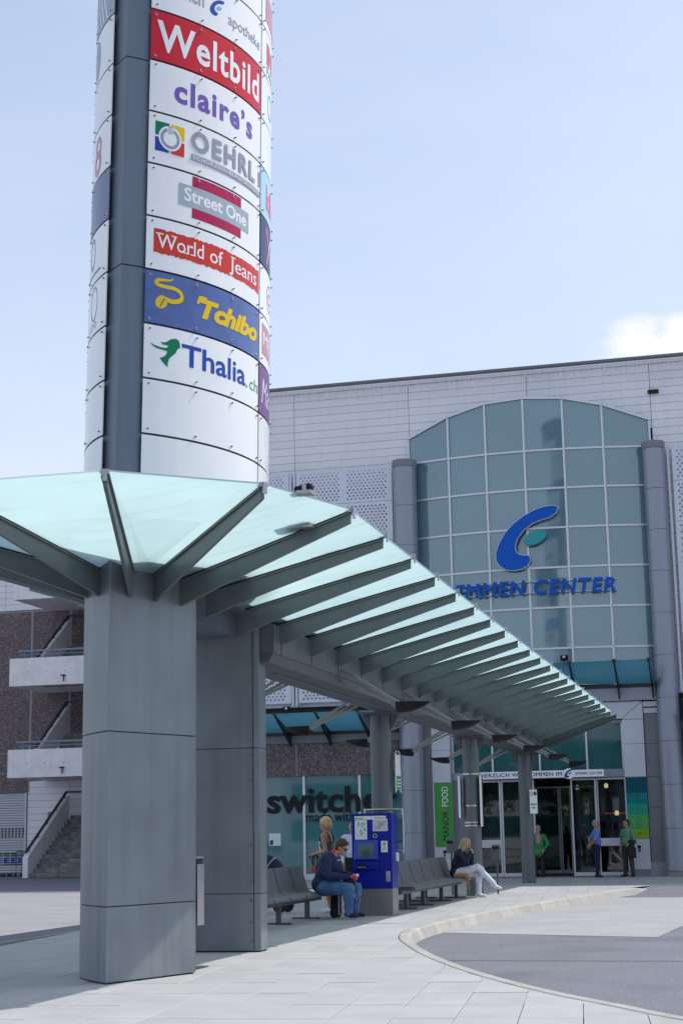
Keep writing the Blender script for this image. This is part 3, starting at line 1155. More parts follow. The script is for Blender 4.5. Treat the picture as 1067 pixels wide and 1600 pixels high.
# row 0
p = Print()
p.put(text2d('claire\u2019s', 0.30, row_v(0, 0.31), 0.265, 1.34, bold=0.032, spacing=1.14), 'ink_purple')
panel_print(0, p)
# row 1
p = Print()
a0, a1, b0, b1 = 0.075, 0.445, row_v(1, 0.26), row_v(1, 0.83)
am, bm_ = (a0 + a1) / 2, (b0 + b1) / 2
p.put(rect2d(a0, bm_ + 0.012, am - 0.012, b1), 'ink_green')
p.put(rect2d(am + 0.012, bm_ + 0.012, a1, b1), 'ink_yellow')
p.put(rect2d(a0, b0, am - 0.012, bm_ - 0.012), 'ink_blue')
p.put(rect2d(am + 0.012, b0, a1, bm_ - 0.012), 'ink_jeans')
p.put(ellipse2d(am, bm_, 0.145, 0.145, 28), 'sign_white')
p.put(ring2d(am, bm_, 0.085, 0.122, R_(112), R_(428)), 'ink_grey')
for k in range(4):
    p.put(rect2d(am - 0.03, bm_ + 0.055 + k * 0.024, am + 0.03, bm_ + 0.067 + k * 0.024), 'ink_grey')
p.put(text2d('OEHRL', 0.535, row_v(1, 0.48), 0.218, 1.18, bold=0.035, spacing=1.22), 'ink_grey')
p.put(rect2d(1.835, row_v(1, 0.48), 1.872, row_v(1, 0.80)), 'ink_grey')
p.put(rect2d(0.535, row_v(1, 0.265), 1.875, row_v(1, 0.385)), 'ink_grey')
p.put(text2d('SCH\u00dcRZEN+BERUFSKLEIDER', 0.565, row_v(1, 0.295), 0.042, 1.28, spacing=1.3), 'sign_white')
panel_print(1, p)
# row 2
p = Print()
p.put(rect2d(0.565, row_v(2, 0.155), 1.39, row_v(2, 0.345)), 'ink_magenta')
p.put(rect2d(0.565, row_v(2, 0.758), 1.39, row_v(2, 0.96)), 'ink_magenta')
p.put(rect2d(0.38, row_v(2, 0.345), 1.566, row_v(2, 0.758)), 'ink_greyblue')
p.put(text2d('Street One', 0.455, row_v(2, 0.46), 0.145, 1.05, bold=0.022), 'sign_white')
panel_print(2, p)
# row 3: torn-edged red band
p = Print()
rj = random.Random(5)
top = [(0.085 + 1.795 * i / 70, row_v(3, 0.775) + rj.uniform(-0.009, 0.009)) for i in range(71)]
bot = [(0.085 + 1.795 * i / 70, row_v(3, 0.325) + rj.uniform(-0.009, 0.009)) for i in range(71)]
p.put((top + bot, [(i, i + 1, 72 + i, 71 + i) for i in range(70)]), 'ink_jeans')
p.put(text2d('World', 0.125, row_v(3, 0.435), 0.165, 0.62, bold=0.004), 'sign_white')
p.put(text2d('of', 0.84, row_v(3, 0.435), 0.165, 0.21, bold=0.004), 'sign_white')
p.put(text2d('Jeans', 1.17, row_v(3, 0.435), 0.165, 0.63, bold=0.004), 'sign_white')


def serifs(x, y0, h, w=0.032):
    p.put(rect2d(x - w, y0, x + w, y0 + 0.012), 'sign_white')


for x in (0.485, 0.585, 0.70):
    serifs(x, row_v(3, 0.435), 0)
p.put(rect2d(0.11, row_v(3, 0.435) + 0.153, 0.20, row_v(3, 0.435) + 0.167), 'sign_white')
p.put(rect2d(0.30, row_v(3, 0.435) + 0.153, 0.37, row_v(3, 0.435) + 0.167), 'sign_white')
p.put(rect2d(1.19, row_v(3, 0.435) + 0.153, 1.28, row_v(3, 0.435) + 0.167), 'sign_white')
panel_print(3, p)
# row 4: coffee bean with its steam, script word
p = Print()
ce = (0.195, row_v(4, 0.43))
p.put(ellipse2d(ce[0], ce[1], 0.082, 0.068, 22, R_(50)), 'ink_yellow')
p.put(stroke2d([(ce[0] - 0.02, ce[1] - 0.062), (ce[0] + 0.002, ce[1] - 0.02), (ce[0] + 0.012, ce[1] + 0.01), (ce[0] + 0.045, ce[1] + 0.055)], [0.012, 0.016, 0.016, 0.012]), 'ink_tblue')
st = [(0.235, row_v(4, 0.50)), (0.33, row_v(4, 0.475)), (0.42, row_v(4, 0.52)), (0.452, row_v(4, 0.60)), (0.42, row_v(4, 0.69)), (0.34, row_v(4, 0.725)),
      (0.24, row_v(4, 0.725)), (0.16, row_v(4, 0.735)), (0.125, row_v(4, 0.775)), (0.15, row_v(4, 0.825)), (0.22, row_v(4, 0.845)), (0.30, row_v(4, 0.86)), (0.335, row_v(4, 0.91))]
p.put(stroke2d(catmull(st, 4), [0.05] * 12 + [0.042] * 26 + [0.034 - 0.0025 * i for i in range(11)]), 'ink_yellow')
p.put(text2d('Tchibo', 0.70, row_v(4, 0.335), 0.20, 1.13, bold=0.05, shear=0.28), 'ink_yellow')
p.put(stroke2d([(0.665, row_v(4, 0.56)), (0.70, row_v(4, 0.68)), (0.80, row_v(4, 0.685))], [0.03, 0.055, 0.05]), 'ink_yellow')
panel_print(4, p)
# row 5: green wind-blown figure emblem and bookshop name
p = Print()
H = lambda a, b: (0.067 + (a - 378) * 0.00252, row_v(5, 0.30) + (632 - (b + (a - 378) * 0.10)) * 0.00225 - 0.03 + (a - 378) * 0.0002)
body = [(378, 522), (400, 533), (430, 540), (455, 540), (470, 527), (455, 526), (438, 524), (428, 513), (445, 514), (462, 506), (478, 492), (500, 486), (516, 490),
        (526, 508), (524, 530), (512, 538), (505, 556), (490, 572), (472, 590), (466, 612), (466, 634), (450, 622), (434, 606), (426, 592), (440, 588), (456, 574), (462, 556), (440, 552), (410, 548), (392, 538)]
p.put(poly2d([H(a, b - (a - 378) * 0.05) for a, b in body]), 'ink_green')
p.put(text2d('Thalia', 0.462, row_v(5, 0.35), 0.235, 1.07, bold=0.018), 'ink_blue')
p.put(rect2d(1.548, row_v(5, 0.335), 1.578, row_v(5, 0.385)), 'ink_green2')
p.put(text2d('ch', 1.635, row_v(5, 0.34), 0.145, 0.235), 'ink_green2')
panel_print(5, p)
# the column beyond the right joint, seen edge-on (mirrored u: runs from the joint backwards)


def back_print(row, items):
    pr = Print()
    for sh, m in items:
        pr.put(([(UB - a, b) for a, b in sh[0]], sh[1]), m)
    pr.build('print', sign_panels[(row, 1, True)], on_tower(1, True), lift=0.0016, step=0.0005, cut=0.09)


back_print(-2, [(text2d('IN', 0.22, row_v(-2, 0.32), 0.26, bold=0.04), 'ink_red'), (text2d('PARK', 0.22, row_v(-2, 0.08), 0.11, 0.5), 'ink_grey')])
back_print(-1, [(ring2d(0.45, row_v(-1, 0.5), 0.13, 0.17), 'ink_cyan')])
back_print(1, [(text2d('kik', 0.24, row_v(1, 0.25), 0.30, bold=0.03), 'ink_pink')])
back_print(2, [(stroke2d([(0.25, row_v(2, 0.85)), (0.45, row_v(2, 0.5)), (0.30, row_v(2, 0.12))], 0.07), 'ink_pink'), (stroke2d([(0.60, row_v(2, 0.8)), (0.45, row_v(2, 0.5)), (0.66, row_v(2, 0.2))], 0.06), 'sign_white')])
back_print(4, [(rect2d(0.10, row_v(4, 0.22), 1.2, row_v(4, 0.84)), 'ink_rose'), (text2d('MEINE', 0.15, row_v(4, 0.42), 0.16, 0.95), 'sign_white')])
back_print(5, [(text2d('Marionnaud', 0.10, row_v(5, 0.25), 0.30, 1.65, shear=0.25), 'sign_white')])
back_print(3, [(ring2d(0.50, row_v(3, 0.5), 0.15, 0.17), 'ink_mauve'), (text2d('C', 0.42, row_v(3, 0.38), 0.14, bold=0.02), 'ink_mauve')])


def left_print(row, items):
    pr = Print()
    for sh, m in items:
        pr.put(sh, m)
    pr.build('print', sign_panels[(row, -1, False)], on_tower(-1), lift=0.0016, step=0.0005, cut=0.09)


left_print(-2, [(stroke2d([(0.2 + 0.12 * k, row_v(-2, 0.05)), (0.45 + 0.12 * k, row_v(-2, 0.95))], 0.03), 'sign_white') for k in range(6)])
left_print(-1, [(ellipse2d(0.62, row_v(-1, 0.5), 0.16, 0.24, 20), 'ink_greyblue')])
left_print(1, [(ring2d(0.42, row_v(1, 0.62), 0.07, 0.13), 'ink_rose'), (ring2d(0.44, row_v(1, 0.32), 0.08, 0.15), 'ink_rose')])
left_print(3, [(ring2d(0.55, row_v(3, 0.6), 0.10, 0.13, sy=1.5), 'ink_greyblue'), (rect2d(0.2, row_v(3, 0.16), 0.9, row_v(3, 0.20)), 'band_mint')])
left_print(4, [(ring2d(0.42, row_v(4, 0.60), 0.13, 0.15, sy=1.35), 'ink_greyblue'), (text2d('O K U', 0.3, row_v(4, 0.12), 0.08, 0.35), 'ink_greyblue')])
# --- words high on the tower that only its reflection shows
for side, back in ((-1, True), (1, True)):
    pr = Print()
    for sh, m in ((text2d('CENTER', 0.3, row_v(-9, 0.25), 0.30, bold=0.03), 'ink_navy'), (text2d('EMMEN', 0.3, row_v(-10, 0.25), 0.30, bold=0.03), 'ink_navy'),
                  (rect2d(0.15, row_v(-7, 0.1), 1.7, row_v(-7, 0.9)), 'food_green'), (rect2d(0.15, row_v(-3, 0.2), 1.7, row_v(-3, 0.8)), 'ink_rose')):
        pr.put(([(UB - a, b) for a, b in sh[0]], sh[1]), m)
    pr.build('print', tower, on_tower(side, back), lift=0.0016, step=0.0005, cut=0.09)
# ================================================================== PILLARS AND CANOPY
# front pillar: sharp nose, straight right flank, bowed left flank
pil = [(-6.35, 15.18), (-5.88, 16.50), (-6.35, 16.62), (-7.06, 16.62), (-7.075, 16.35), (-7.02, 16.10), (-6.93, 15.87), (-6.80, 15.67), (-6.60, 15.43)]
front_pillar = empty('canopy_pillar', (-6.5, 16.0, 0), 'grey metal clad pillar with a sharp nose under the sign tower', 'pillar', 'pillars carrying the sign tower')


def inset(poly, d):
    c = Vector((sum(p[0] for p in poly) / len(poly), sum(p[1] for p in poly) / len(poly)))
    return [tuple(c + (Vector(p) - c) * (1 - d)) for p in poly]


for a, b in ((0.014, 0.738), (0.746, 2.475), (2.483, 4.35)):
    mb = MB(); mb.prism(pil, a, b)
    mb.build('cladding_panel', 'zinc', front_pillar, smooth=28, bevel=0.004)
mb = MB(); mb.prism(inset(pil, 0.03), 0.0, 4.34)
mb.build('core', 'joint_dark', front_pillar)

back_pillar = empty('canopy_pillar', (-6.5, 20.0, 0), 'grey metal clad pillar with a row of rivets, behind the nosed pillar', 'pillar', 'pillars carrying the sign tower')
bp_ = [(-7.02, 19.50), (-6.20, 19.55), (-6.125, 19.58), (-6.125, 19.86), (-6.42, 20.55), (-6.60, 20.5), (-6.86, 20.2), (-7.0, 19.95)]
for a, b in ((0.014, 0.700), (0.708, 2.506), (2.514, 4.22)):
    mb = MB(); mb.prism(bp_, a, b)
    mb.build('cladding_panel', 'zinc', back_pillar, smooth=28, bevel=0.003)
mb = MB(); mb.prism(inset(bp_, 0.03), 0.0, 4.2)
mb.build('core', 'joint_dark', back_pillar)
mb = MB()
for z in (0.14, 0.36, 0.62, 0.86, 1.3, 1.7, 2.1, 2.42, 2.62, 3.0, 3.35, 3.7, 4.05):
    mb.tube([(-6.235, 19.553, z), (-6.235, 19.538, z)], 0.016, 8)
mb.build('rivets', 'tower_zinc', back_pillar, smooth=40)['kind'] = 'stuff'
mb = MB(); mb.box(-6.206, -6.198, 19.544, 19.556, 0.03, 4.2)
mb.build('cover_strip', 'joint_dark', back_pillar)

canopy = empty('bus_stop_canopy', (-6.35, 30, 0), 'long glass canopy on grey tapering ribs from the sign tower towards the mall doors', 'canopy')
CX = -6.35
mb = MB()
mb.box(-6.98, -6.39, 16.63, 19.49, 3.93, 4.30)
mb.build('portal_beam', 'tower_zinc', canopy, bevel=0.006)
Y1, SP, NR = 17.03, 1.4657, 21
Y_END = Y1 + (NR - 1) * SP
mb = MB()
mb.plate([(CX - 0.34, 3.60), (CX + 0.34, 3.60), (CX + 0.40, 3.70), (CX + 0.40, 4.10), (CX - 0.40, 4.10), (CX - 0.40, 3.70)], 19.62, Y_END + 0.25, 'y')
mb.build('spine_beam', 'spine_paint', canopy, bevel=0.01)
for sg in (1, -1):
    for k in range(1, NR - 1):
        a = Y1 + k * SP
        q_ = MB(); xa, xb = sorted((CX + sg * 0.402, CX + sg * 0.412)); q_.box(xa, xb, max(19.625, a + 0.02), a + SP - 0.02, 3.72, 4.095)
        q_.build('lit_side_skin', 'spine_lit_tone', canopy)  # thin skin putting the beam's lighter, lit side into colour
q_ = MB(); q_.box(CX + 0.22, CX + 0.40, 19.605, 19.617, 3.72, 4.095); q_.build('lit_end_skin', 'spine_lit_tone', canopy)  # added skin, toned light so the shaded beam end blends with the sides
mb = MB(); mb.box(CX - 0.52, CX + 0.52, 16.64, Y_END, 4.215, 4.235)  # cover added to stop sun leaking through the slot between the panes
mb.build('sun_stop_plate', 'rib_paint', canopy)
mb = MB()
mb.box(CX - 0.03, CX + 0.03, 21.0, Y_END + 0.2, 3.585, 3.605)
mb.build('cable_channel', 'rib_paint', canopy)

XI, XO, ZI, ZO = 0.395, 2.475, 4.115, 4.615


def rib_top(t):
    return ZI + (ZO - ZI) * t + 0.008 * math.sin(math.pi * t)


def rib_bot(t):
    return 3.845 + (4.520 - 3.845) * t + 0.012 * math.sin(math.pi * t)


def rib_mesh(sgn):
    mb = MB()
    n = 10
    top = [(sgn * (XI + (XO - XI) * i / n), rib_top(i / n)) for i in range(n + 1)]
    bot = [(sgn * (XI + (XO - XI) * i / n), rib_bot(i / n)) for i in range(n + 1)]
    for y0, y1, tp, bt, mi in ((-0.018, 0.018, -0.012, 0.0, 0), (-0.042, 0.042, 0.0, None, 0), (-0.030, 0.030, 0.020, None, 1)):
        up = [(x, z + tp) for x, z in top]
        dn = [(x, z + bt) for x, z in bot] if bt is not None else [(x, z + tp - (0.014 if mi == 0 else 0.020)) for x, z in top]
        for i in range(n):
            a, b, c, d = dn[i], dn[i + 1], up[i + 1], up[i]
            mb.hexa([(a[0], y0, a[1]), (b[0], y0, b[1]), (b[0], y1, b[1]), (a[0], y1, a[1]), (d[0], y0, d[1]), (c[0], y0, c[1]), (c[0], y1, c[1]), (d[0], y1, d[1])], mi)
    return mb.mesh('rib', ['rib_paint', 'black_metal'], smooth=30)


rib_r, rib_l = rib_mesh(1), rib_mesh(-1)


def clamp_mesh():
    mb = MB()
    mb.box(-0.02, 0.045, -0.03, 0.03, 0.0, 0.05)
    mb.box(0.04, 0.055, -0.018, 0.018, -0.05, 0.06)
    return mb.mesh('glass_clamp', 'galvanised')


clamp = clamp_mesh()


def pane_mesh(sgn, w):
    mb = MB()
    n = 6
    prof_t, prof_b = [], []
    for i in range(n + 1):
        t = i / n
        x = sgn * (XI - 0.02 + (XO + 0.05 - XI) * t)
        prof_b.append((x, rib_top(t) + 0.022))
        prof_t.append((x, rib_top(t) + 0.038))
    for i in range(n):
        a, b, c, d = prof_b[i], prof_b[i + 1], prof_t[i + 1], prof_t[i]
        p = [(a[0], 0.012, a[1]), (b[0], 0.012, b[1]), (b[0], w - 0.012, b[1]), (a[0], w - 0.012, a[1]),
             (d[0], 0.012, d[1]), (c[0], 0.012, c[1]), (c[0], w - 0.012, c[1]), (d[0], w - 0.012, d[1])]
        mb.add(p, [(0, 3, 2, 1)], 0)
        mb.add(p, [(4, 5, 6, 7)], 1)
        mb.add(p, [(0, 1, 5, 4), (2, 3, 7, 6)], 0)
        if i == n - 1: mb.add(p, [(1, 2, 6, 5)], 0)
        if i == 0: mb.add(p, [(3, 0, 4, 7)], 0)
    return mb.mesh('glass_pane', ['frosted_glass', 'glass_clear_top'], smooth=None, recalc=False)


pr_, pl_ = pane_mesh(1, SP), pane_mesh(-1, SP)
for k in range(NR):
    y = Y1 + k * SP - 30
    for sgn, me in ((1, rib_r), (-1, rib_l)):
        rb = inst(me, 'rib', canopy, (0, y, 0))
        ORG[rb.name] = Vector((0, 0, 0))
        inst(clamp, 'glass_clamp', rb, (sgn * XO, 0, ZO + 0.02), (0, 0, 0 if sgn > 0 else math.pi))
    if k < NR - 1:
        inst(pr_, 'glass_pane', canopy, (0, y, 0))
        inst(pl_, 'glass_pane', canopy, (0, y, 0))
mb = MB()
mb.plate([(CX - 2.5, 4.52), (CX - 0.4, 3.74), (CX + 0.4, 3.74), (CX + 2.5, 4.52), (CX + 2.5, 4.64), (CX + 0.4, 4.13), (CX - 0.4, 4.13), (CX - 2.5, 4.64)], Y_END + 0.05, Y_END + 0.12, 'y')
mb.build('end_fascia', 'rib_paint', canopy)

# fan of beams round the nose of the pillar, with wedge panes
TIPS = [(0.815, 13.10), (1.994, 14.08), (2.482, 15.52)]
INN = [(0.11, 15.49), (0.24, 15.85), (0.385, 16.25)]


def fan_beam(sgn, tip, inn, zin_t, zin_b):
    a = Vector((CX + sgn * inn[0], inn[1], 0)); b = Vector((CX + sgn * tip[0], tip[1], 0))
    if sgn < 0 and inn[0] < 0.3:
        a = Vector((CX - inn[0] - 0.08, inn[1] - 0.02, 0))
    d = (b - a).normalized()
    s_ = Vector((-d.y, d.x, 0))
    mb = MB()
    n = 8
    for half, tp, flange, mi in ((0.018, 0, False, 0), (0.042, 0.012, True, 0), (0.03, 0.032, True, 1)):
        for i in range(n):
            q = []
            for t in (i / n, (i + 1) / n):
                P = a + (b - a) * t
                zt = zin_t + (4.615 - zin_t) * t
                zb = zin_b + (4.52 - zin_b) * t + 0.005 * math.sin(math.pi * t)
                if flange: zt, zb = zt + tp, zt + tp - (0.014 if mi == 0 else 0.02)
                q.append((P, zb, zt))
            (P, zb0, zt0), (Q, zb1, zt1) = q
            mb.hexa([P - s_ * half + Vector((0, 0, zb0)), Q - s_ * half + Vector((0, 0, zb1)), Q + s_ * half + Vector((0, 0, zb1)), P + s_ * half + Vector((0, 0, zb0)),
                     P - s_ * half + Vector((0, 0, zt0)), Q - s_ * half + Vector((0, 0, zt1)), Q + s_ * half + Vector((0, 0, zt1)), P + s_ * half + Vector((0, 0, zt0))], mi)
    ob = mb.build('fan_beam', ['rib_paint', 'black_metal'], canopy, smooth=30)
    c = MB()
    e = b
    c.obox(e + Vector((0, 0, 4.655)) + d * 0.01, d * 0.03, s_ * 0.038, Vector((0, 0, 0.022)))
    c.obox(e + Vector((0, 0, 4.62)) + d * 0.045, d * 0.01, s_ * 0.02, Vector((0, 0, 0.055)))
    c.build('glass_clamp', 'galvanised', ob)
    return ob


for sgn in (1, -1):
    for tip, inn in zip(TIPS, INN):
        fan_beam(sgn, tip, inn, 4.14, 3.875)


def wedge(poly):
    """polygon of (x, y, z) at glass underside; thin solid with frosted underside"""
    mb = MB()
    n = len(poly)
    lo = list(poly); hi = [(x, y, z + 0.016) for x, y, z in poly]
    mb.add(lo + hi, [tuple(range(n))], 0)
    mb.add(lo + hi, [tuple(range(n, 2 * n))[::-1]], 1)
    mb.add(lo + hi, [(i, n + i, n + (i + 1) % n, (i + 1) % n) for i in range(n)], 0)
    return mb.build('glass_pane', ['frosted_glass', 'glass_clear_top'], canopy, recalc=False)


ZT, ZN = 4.655, 4.165
T = lambda i, s: (CX + s * (TIPS[i][0] + 0.02), TIPS[i][1] - 0.03, ZT)
N = lambda i, s: (CX + s * INN[i][0], INN[i][1], ZN + 0.01)
wedge([T(0, -1), T(0, 1), N(0, 1), (CX, 15.20, ZN + 0.067), N(0, -1)])
for s in (1, -1):
    wedge([T(0, s), T(1, s), N(1, s), N(0, s)][::s])
    wedge([T(1, s), T(2, s), N(2, s), N(1, s)][::s])
    wedge([T(2, s), (CX + s * (XO + 0.03), Y1 - 0.012, ZT - 0.003), (CX + s * XI, Y1 - 0.012, ZN - 0.02), N(2, s)][::s])

# ------------------------------------------------------------------ round posts under the spine
POSTS = [(-6.71, 28.92), (-6.455, 37.0), (-6.42, 45.6)]
PLAB = ['round grey canopy post behind the blue ticket machine', 'round grey canopy post with metal bands beside the woman in white trousers',
        'round grey canopy post carrying the small taxi sign']
posts = []
for (px_, y), lb in zip(POSTS, PLAB):
    p = empty('canopy_post', (px_, y, 0), lb, 'post', 'posts under the canopy spine')
    mb = MB()
    mb.lathe(px_, y, [(0.195, 0.0), (0.195, 3.6)], 28)
    mb.build('shaft', 'post_paint', p, smooth=40)
    for dx, dy in ((1, 0), (-1, 0), (0, 1), (0, -1)):
        g = MB()
        if dx:
            g.plate([(px_ + dx * 0.2, 3.28), (px_ + dx * 0.2, 3.6), (px_ + dx * 0.33, 3.6), (px_ + dx * 0.33, 3.5)], y - 0.02, y + 0.02, 'y')
        else:
            g.plate([(y + dy * 0.2, 3.28), (y + dy * 0.2, 3.6), (y + dy * 0.36, 3.6), (y + dy * 0.36, 3.5)], px_ - 0.02, px_ + 0.02, 'x')
        g.build('gusset', 'post_paint', p)
    mb = MB(); mb.box(px_ - 0.34, CX + 0.34, y - 0.45, y + 0.45, 3.572, 3.602)
    mb.build('head_plate', 'post_paint', p)
    if y < 40 and y > 35:
        for z in (1.55, 1.62, 2.0, 2.72):
            b = MB(); b.lathe(px_, y, [(0.202, z), (0.202, z + 0.03)], 28)
            b.build('band', 'steel', p, smooth=40)
    posts.append(p)

# ------------------------------------------------------------------ canopy lamps on outrigger rods
LW = [('first', 23.0), ('second', 27.4), ('third', 31.75), ('fourth', 36.1), ('fifth', 40.5), ('sixth', 44.9)]
for sgn, sd in ((1, 'road'), (-1, 'shop')):
    for w, y in LW:
        lamp = empty('canopy_lamp', (CX, y, 3.6), '%s boat shaped black lamp from the pillars on the %s side of the canopy' % (w, sd), 'lamp', 'lamps on rods under the canopy')
        mb = MB()
        x0, x1 = 1.28, 1.76
        n = 7
        secs = []
        for i in range(n + 1):
            t = i / n
            wd = 0.14 * (1 - t ** 2.6) + 0.02
            dp = 0.135 * (1 - t ** 2.4) + 0.02
            x = CX + sgn * (x0 + (x1 - x0) * t)
            zt = 3.30
            secs.append([(x, y - wd, zt), (x, y + wd, zt), (x, y + wd * 0.82, zt - dp * 0.6), (x, y + wd * 0.4, zt - dp), (x, y - wd * 0.4, zt - dp), (x, y - wd * 0.82, zt - dp * 0.6)])
        vs = [q for s in secs for q in s]
        fs = [(i * 6 + j, i * 6 + (j + 1) % 6, (i + 1) * 6 + (j + 1) % 6, (i + 1) * 6 + j) for i in range(n) for j in range(6)]
        fs += [tuple(range(6))[::-1], tuple(range(n * 6, n * 6 + 6))]
        mb.add(vs, fs)
        mb.build('lamp_body', 'black_metal', lamp, smooth=45)
        for dy in (-1, 1):
            for zz, ze in ((3.84, 3.285), (3.66, 3.245)):
                rd = MB()
                rd.bar((CX + sgn * 0.38, y + 0.34 + dy * 0.24, zz), (CX + sgn * 1.30, y + dy * 0.06, ze), 0.026, 0.042)
                rd.build('outrigger_rod', 'rod_paint', lamp)
                if dy > 0: break
        rd = MB(); rd.box(CX + sgn * 1.24 - 0.03, CX + sgn * 1.24 + 0.06, y - 0.1, y + 0.1, 3.235, 3.292)
        rd.build('rod_bracket', 'rod_paint', lamp)

# ------------------------------------------------------------------ floodlights lying on the front panes
FL = [((-4.08, 14.60), 'black floodlight rising above the front canopy edge'), ((-4.42, 15.62), 'floodlight on the pane over the first full rib, seen as a dark shape'),
      ((-4.42, 17.16), 'floodlight on the pane over the second full rib, seen as a dark shape'), ((-4.42, 18.62), 'floodlight on the pane over the third full rib, seen as a dark shape')]
for (x, y), lb in FL:
    t = (x - CX - XI) / (XO - XI)
    z = rib_top(max(0, min(1, t))) + 0.04
    if y < 15: z = 4.66
    fl = empty('floodlight', (x, y, z), lb, 'floodlight', 'floodlights on the canopy glass')
    mb = MB(); k_ = 0.5 if y < 15 else 1.0; mb.box(x - 0.15 * k_, x + 0.15 * k_, y - 0.08, y + 0.08, z - 0.01, z + 0.02); mb.build('foot_plate', 'galvanised', fl)
    mb = MB()
    k_ = 0.55 if y < 15 else 1.0
    mb.obox((x - 0.02, y + 0.01, z + 0.02 + 0.065 * k_), Vector((0.16, 0, 0.035)) * k_, Vector((0, 0.11, 0)) * k_, Vector((-0.01, 0, 0.05)) * k_)
    mb.build('housing', 'black_metal', fl, bevel=0.015)
    mb = MB()
    for dy in (-0.125, 0.125):
        mb.box(x - 0.02, x + 0.02, y + 0.02 + dy * k_ - 0.008, y + 0.02 + dy * k_ + 0.008, z + 0.02, z + 0.02 + 0.11 * k_)
    mb.build('bracket', 'galvanised', fl)
# ================================================================== SHOPPING CENTRE
FY = 51.4
mall = empty('shopping_centre', (-6.7, 52, 0), 'large pale shopping centre with a bowed teal glass front over its entrance', 'building')


def part(mb, name, m, parent=mall, **k):
    return mb.build(name, m, parent, **k)


mb = MB()
mb.box(-18.8, -9.62, 51.66, 75, 0, 16.4)
mb.box(-3.42, 9.46, 51.66, 75, 0, 16.4)
mb.box(-9.62, -3.42, 51.66, 75, 5.0, 16.4)
mb.box(-9.62, -3.42, 60, 75, 0, 4.99)
part(mb, 'wall', 'grey_render')
mb = MB()
mb.box(-18.8, 9.46, 51.46, 51.655, 14.2, 16.35)
mb.box(-18.8, -10.5, 51.46, 51.655, 4.8, 14.19)
mb.box(-2.9, 9.46, 51.46, 51.655, 4.8, 14.19)
part(mb, 'backing', 'joint_dark')
BX = [-18.78, -14.74, -10.70, -6.668, -2.635, 1.40, 5.43, 9.46]
board_me = {}
for ci in range(7):
    w = BX[ci + 1] - BX[ci]
    for n in range(40):
        z1 = 16.40 - 0.27 * n
        if ci in (2, 3) and z1 < 14.3: continue
        if ci >= 5 and n > 22: continue
        k = round(w, 3)
        if k not in board_me:
            m_ = MB()
            hw, hh = w / 2 - 0.008, 0.135 - 0.006
            m_.box(-hw, hw, -0.03, 0.03, -hh, hh)
            board_me[k] = m_.mesh('cladding_board', 'cladding')
        inst(board_me[k], 'cladding_board', mall, ((BX[ci] + BX[ci + 1]) / 2 + 6.7, 51.43 - 52 + rng.uniform(-0.002, 0.002), z1 - 0.135))
mb = MB()
mb.box(-18.85, 9.5, 51.22, 51.95, 16.54, 16.60)
mb.box(-18.87, 9.52, 51.20, 51.30, 16.56, 16.64)
part(mb, 'roof_edge', 'roof_edge')
mb = MB(); mb.box(-18.82, 9.48, 51.30, 51.65, 16.402, 16.539)
part(mb, 'eaves_board', 'cladding')
mb = MB(); mb.box(-2.70, -2.36, 51.30, 51.398, 15.38, 15.50)
part(mb, 'vent_slot', 'black_metal')
# fringe of light strings under the roof edge
mb = MB()
ri = random.Random(4)
x = -18.7
while x < 9.3:
    L = ri.choice((0.10, 0.16, 0.24, 0.3, 0.38)) * ri.uniform(0.8, 1.15)
    yy = 51.17 + ri.uniform(-0.03, 0.02)
    dx = ri.uniform(-0.05, 0.05)
    z = 16.44
    while z > 16.44 - L:
        z2 = z - 0.07
        ddx = ri.uniform(-0.02, 0.02)
        mb.bar((x, yy, z), (x + ddx, yy, z2), 0.007, 0.007)
        if ri.random() < 0.75: mb.box(x + ddx - 0.013, x + ddx + 0.013, yy - 0.013, yy + 0.013, z2 - 0.018, z2 + 0.018)
        x_, z = x + ddx, z2
    x += ri.uniform(0.05, 0.13)
mb.bar((-18.7, 51.17, 16.47), (9.3, 51.17, 16.47), 0.02, 0.02)
il = mb.build('icicle_lights', 'icicle', None)
tag(il, 'fringe of unlit icicle light strings hanging along the roof edge', 'string lights', kind='stuff')


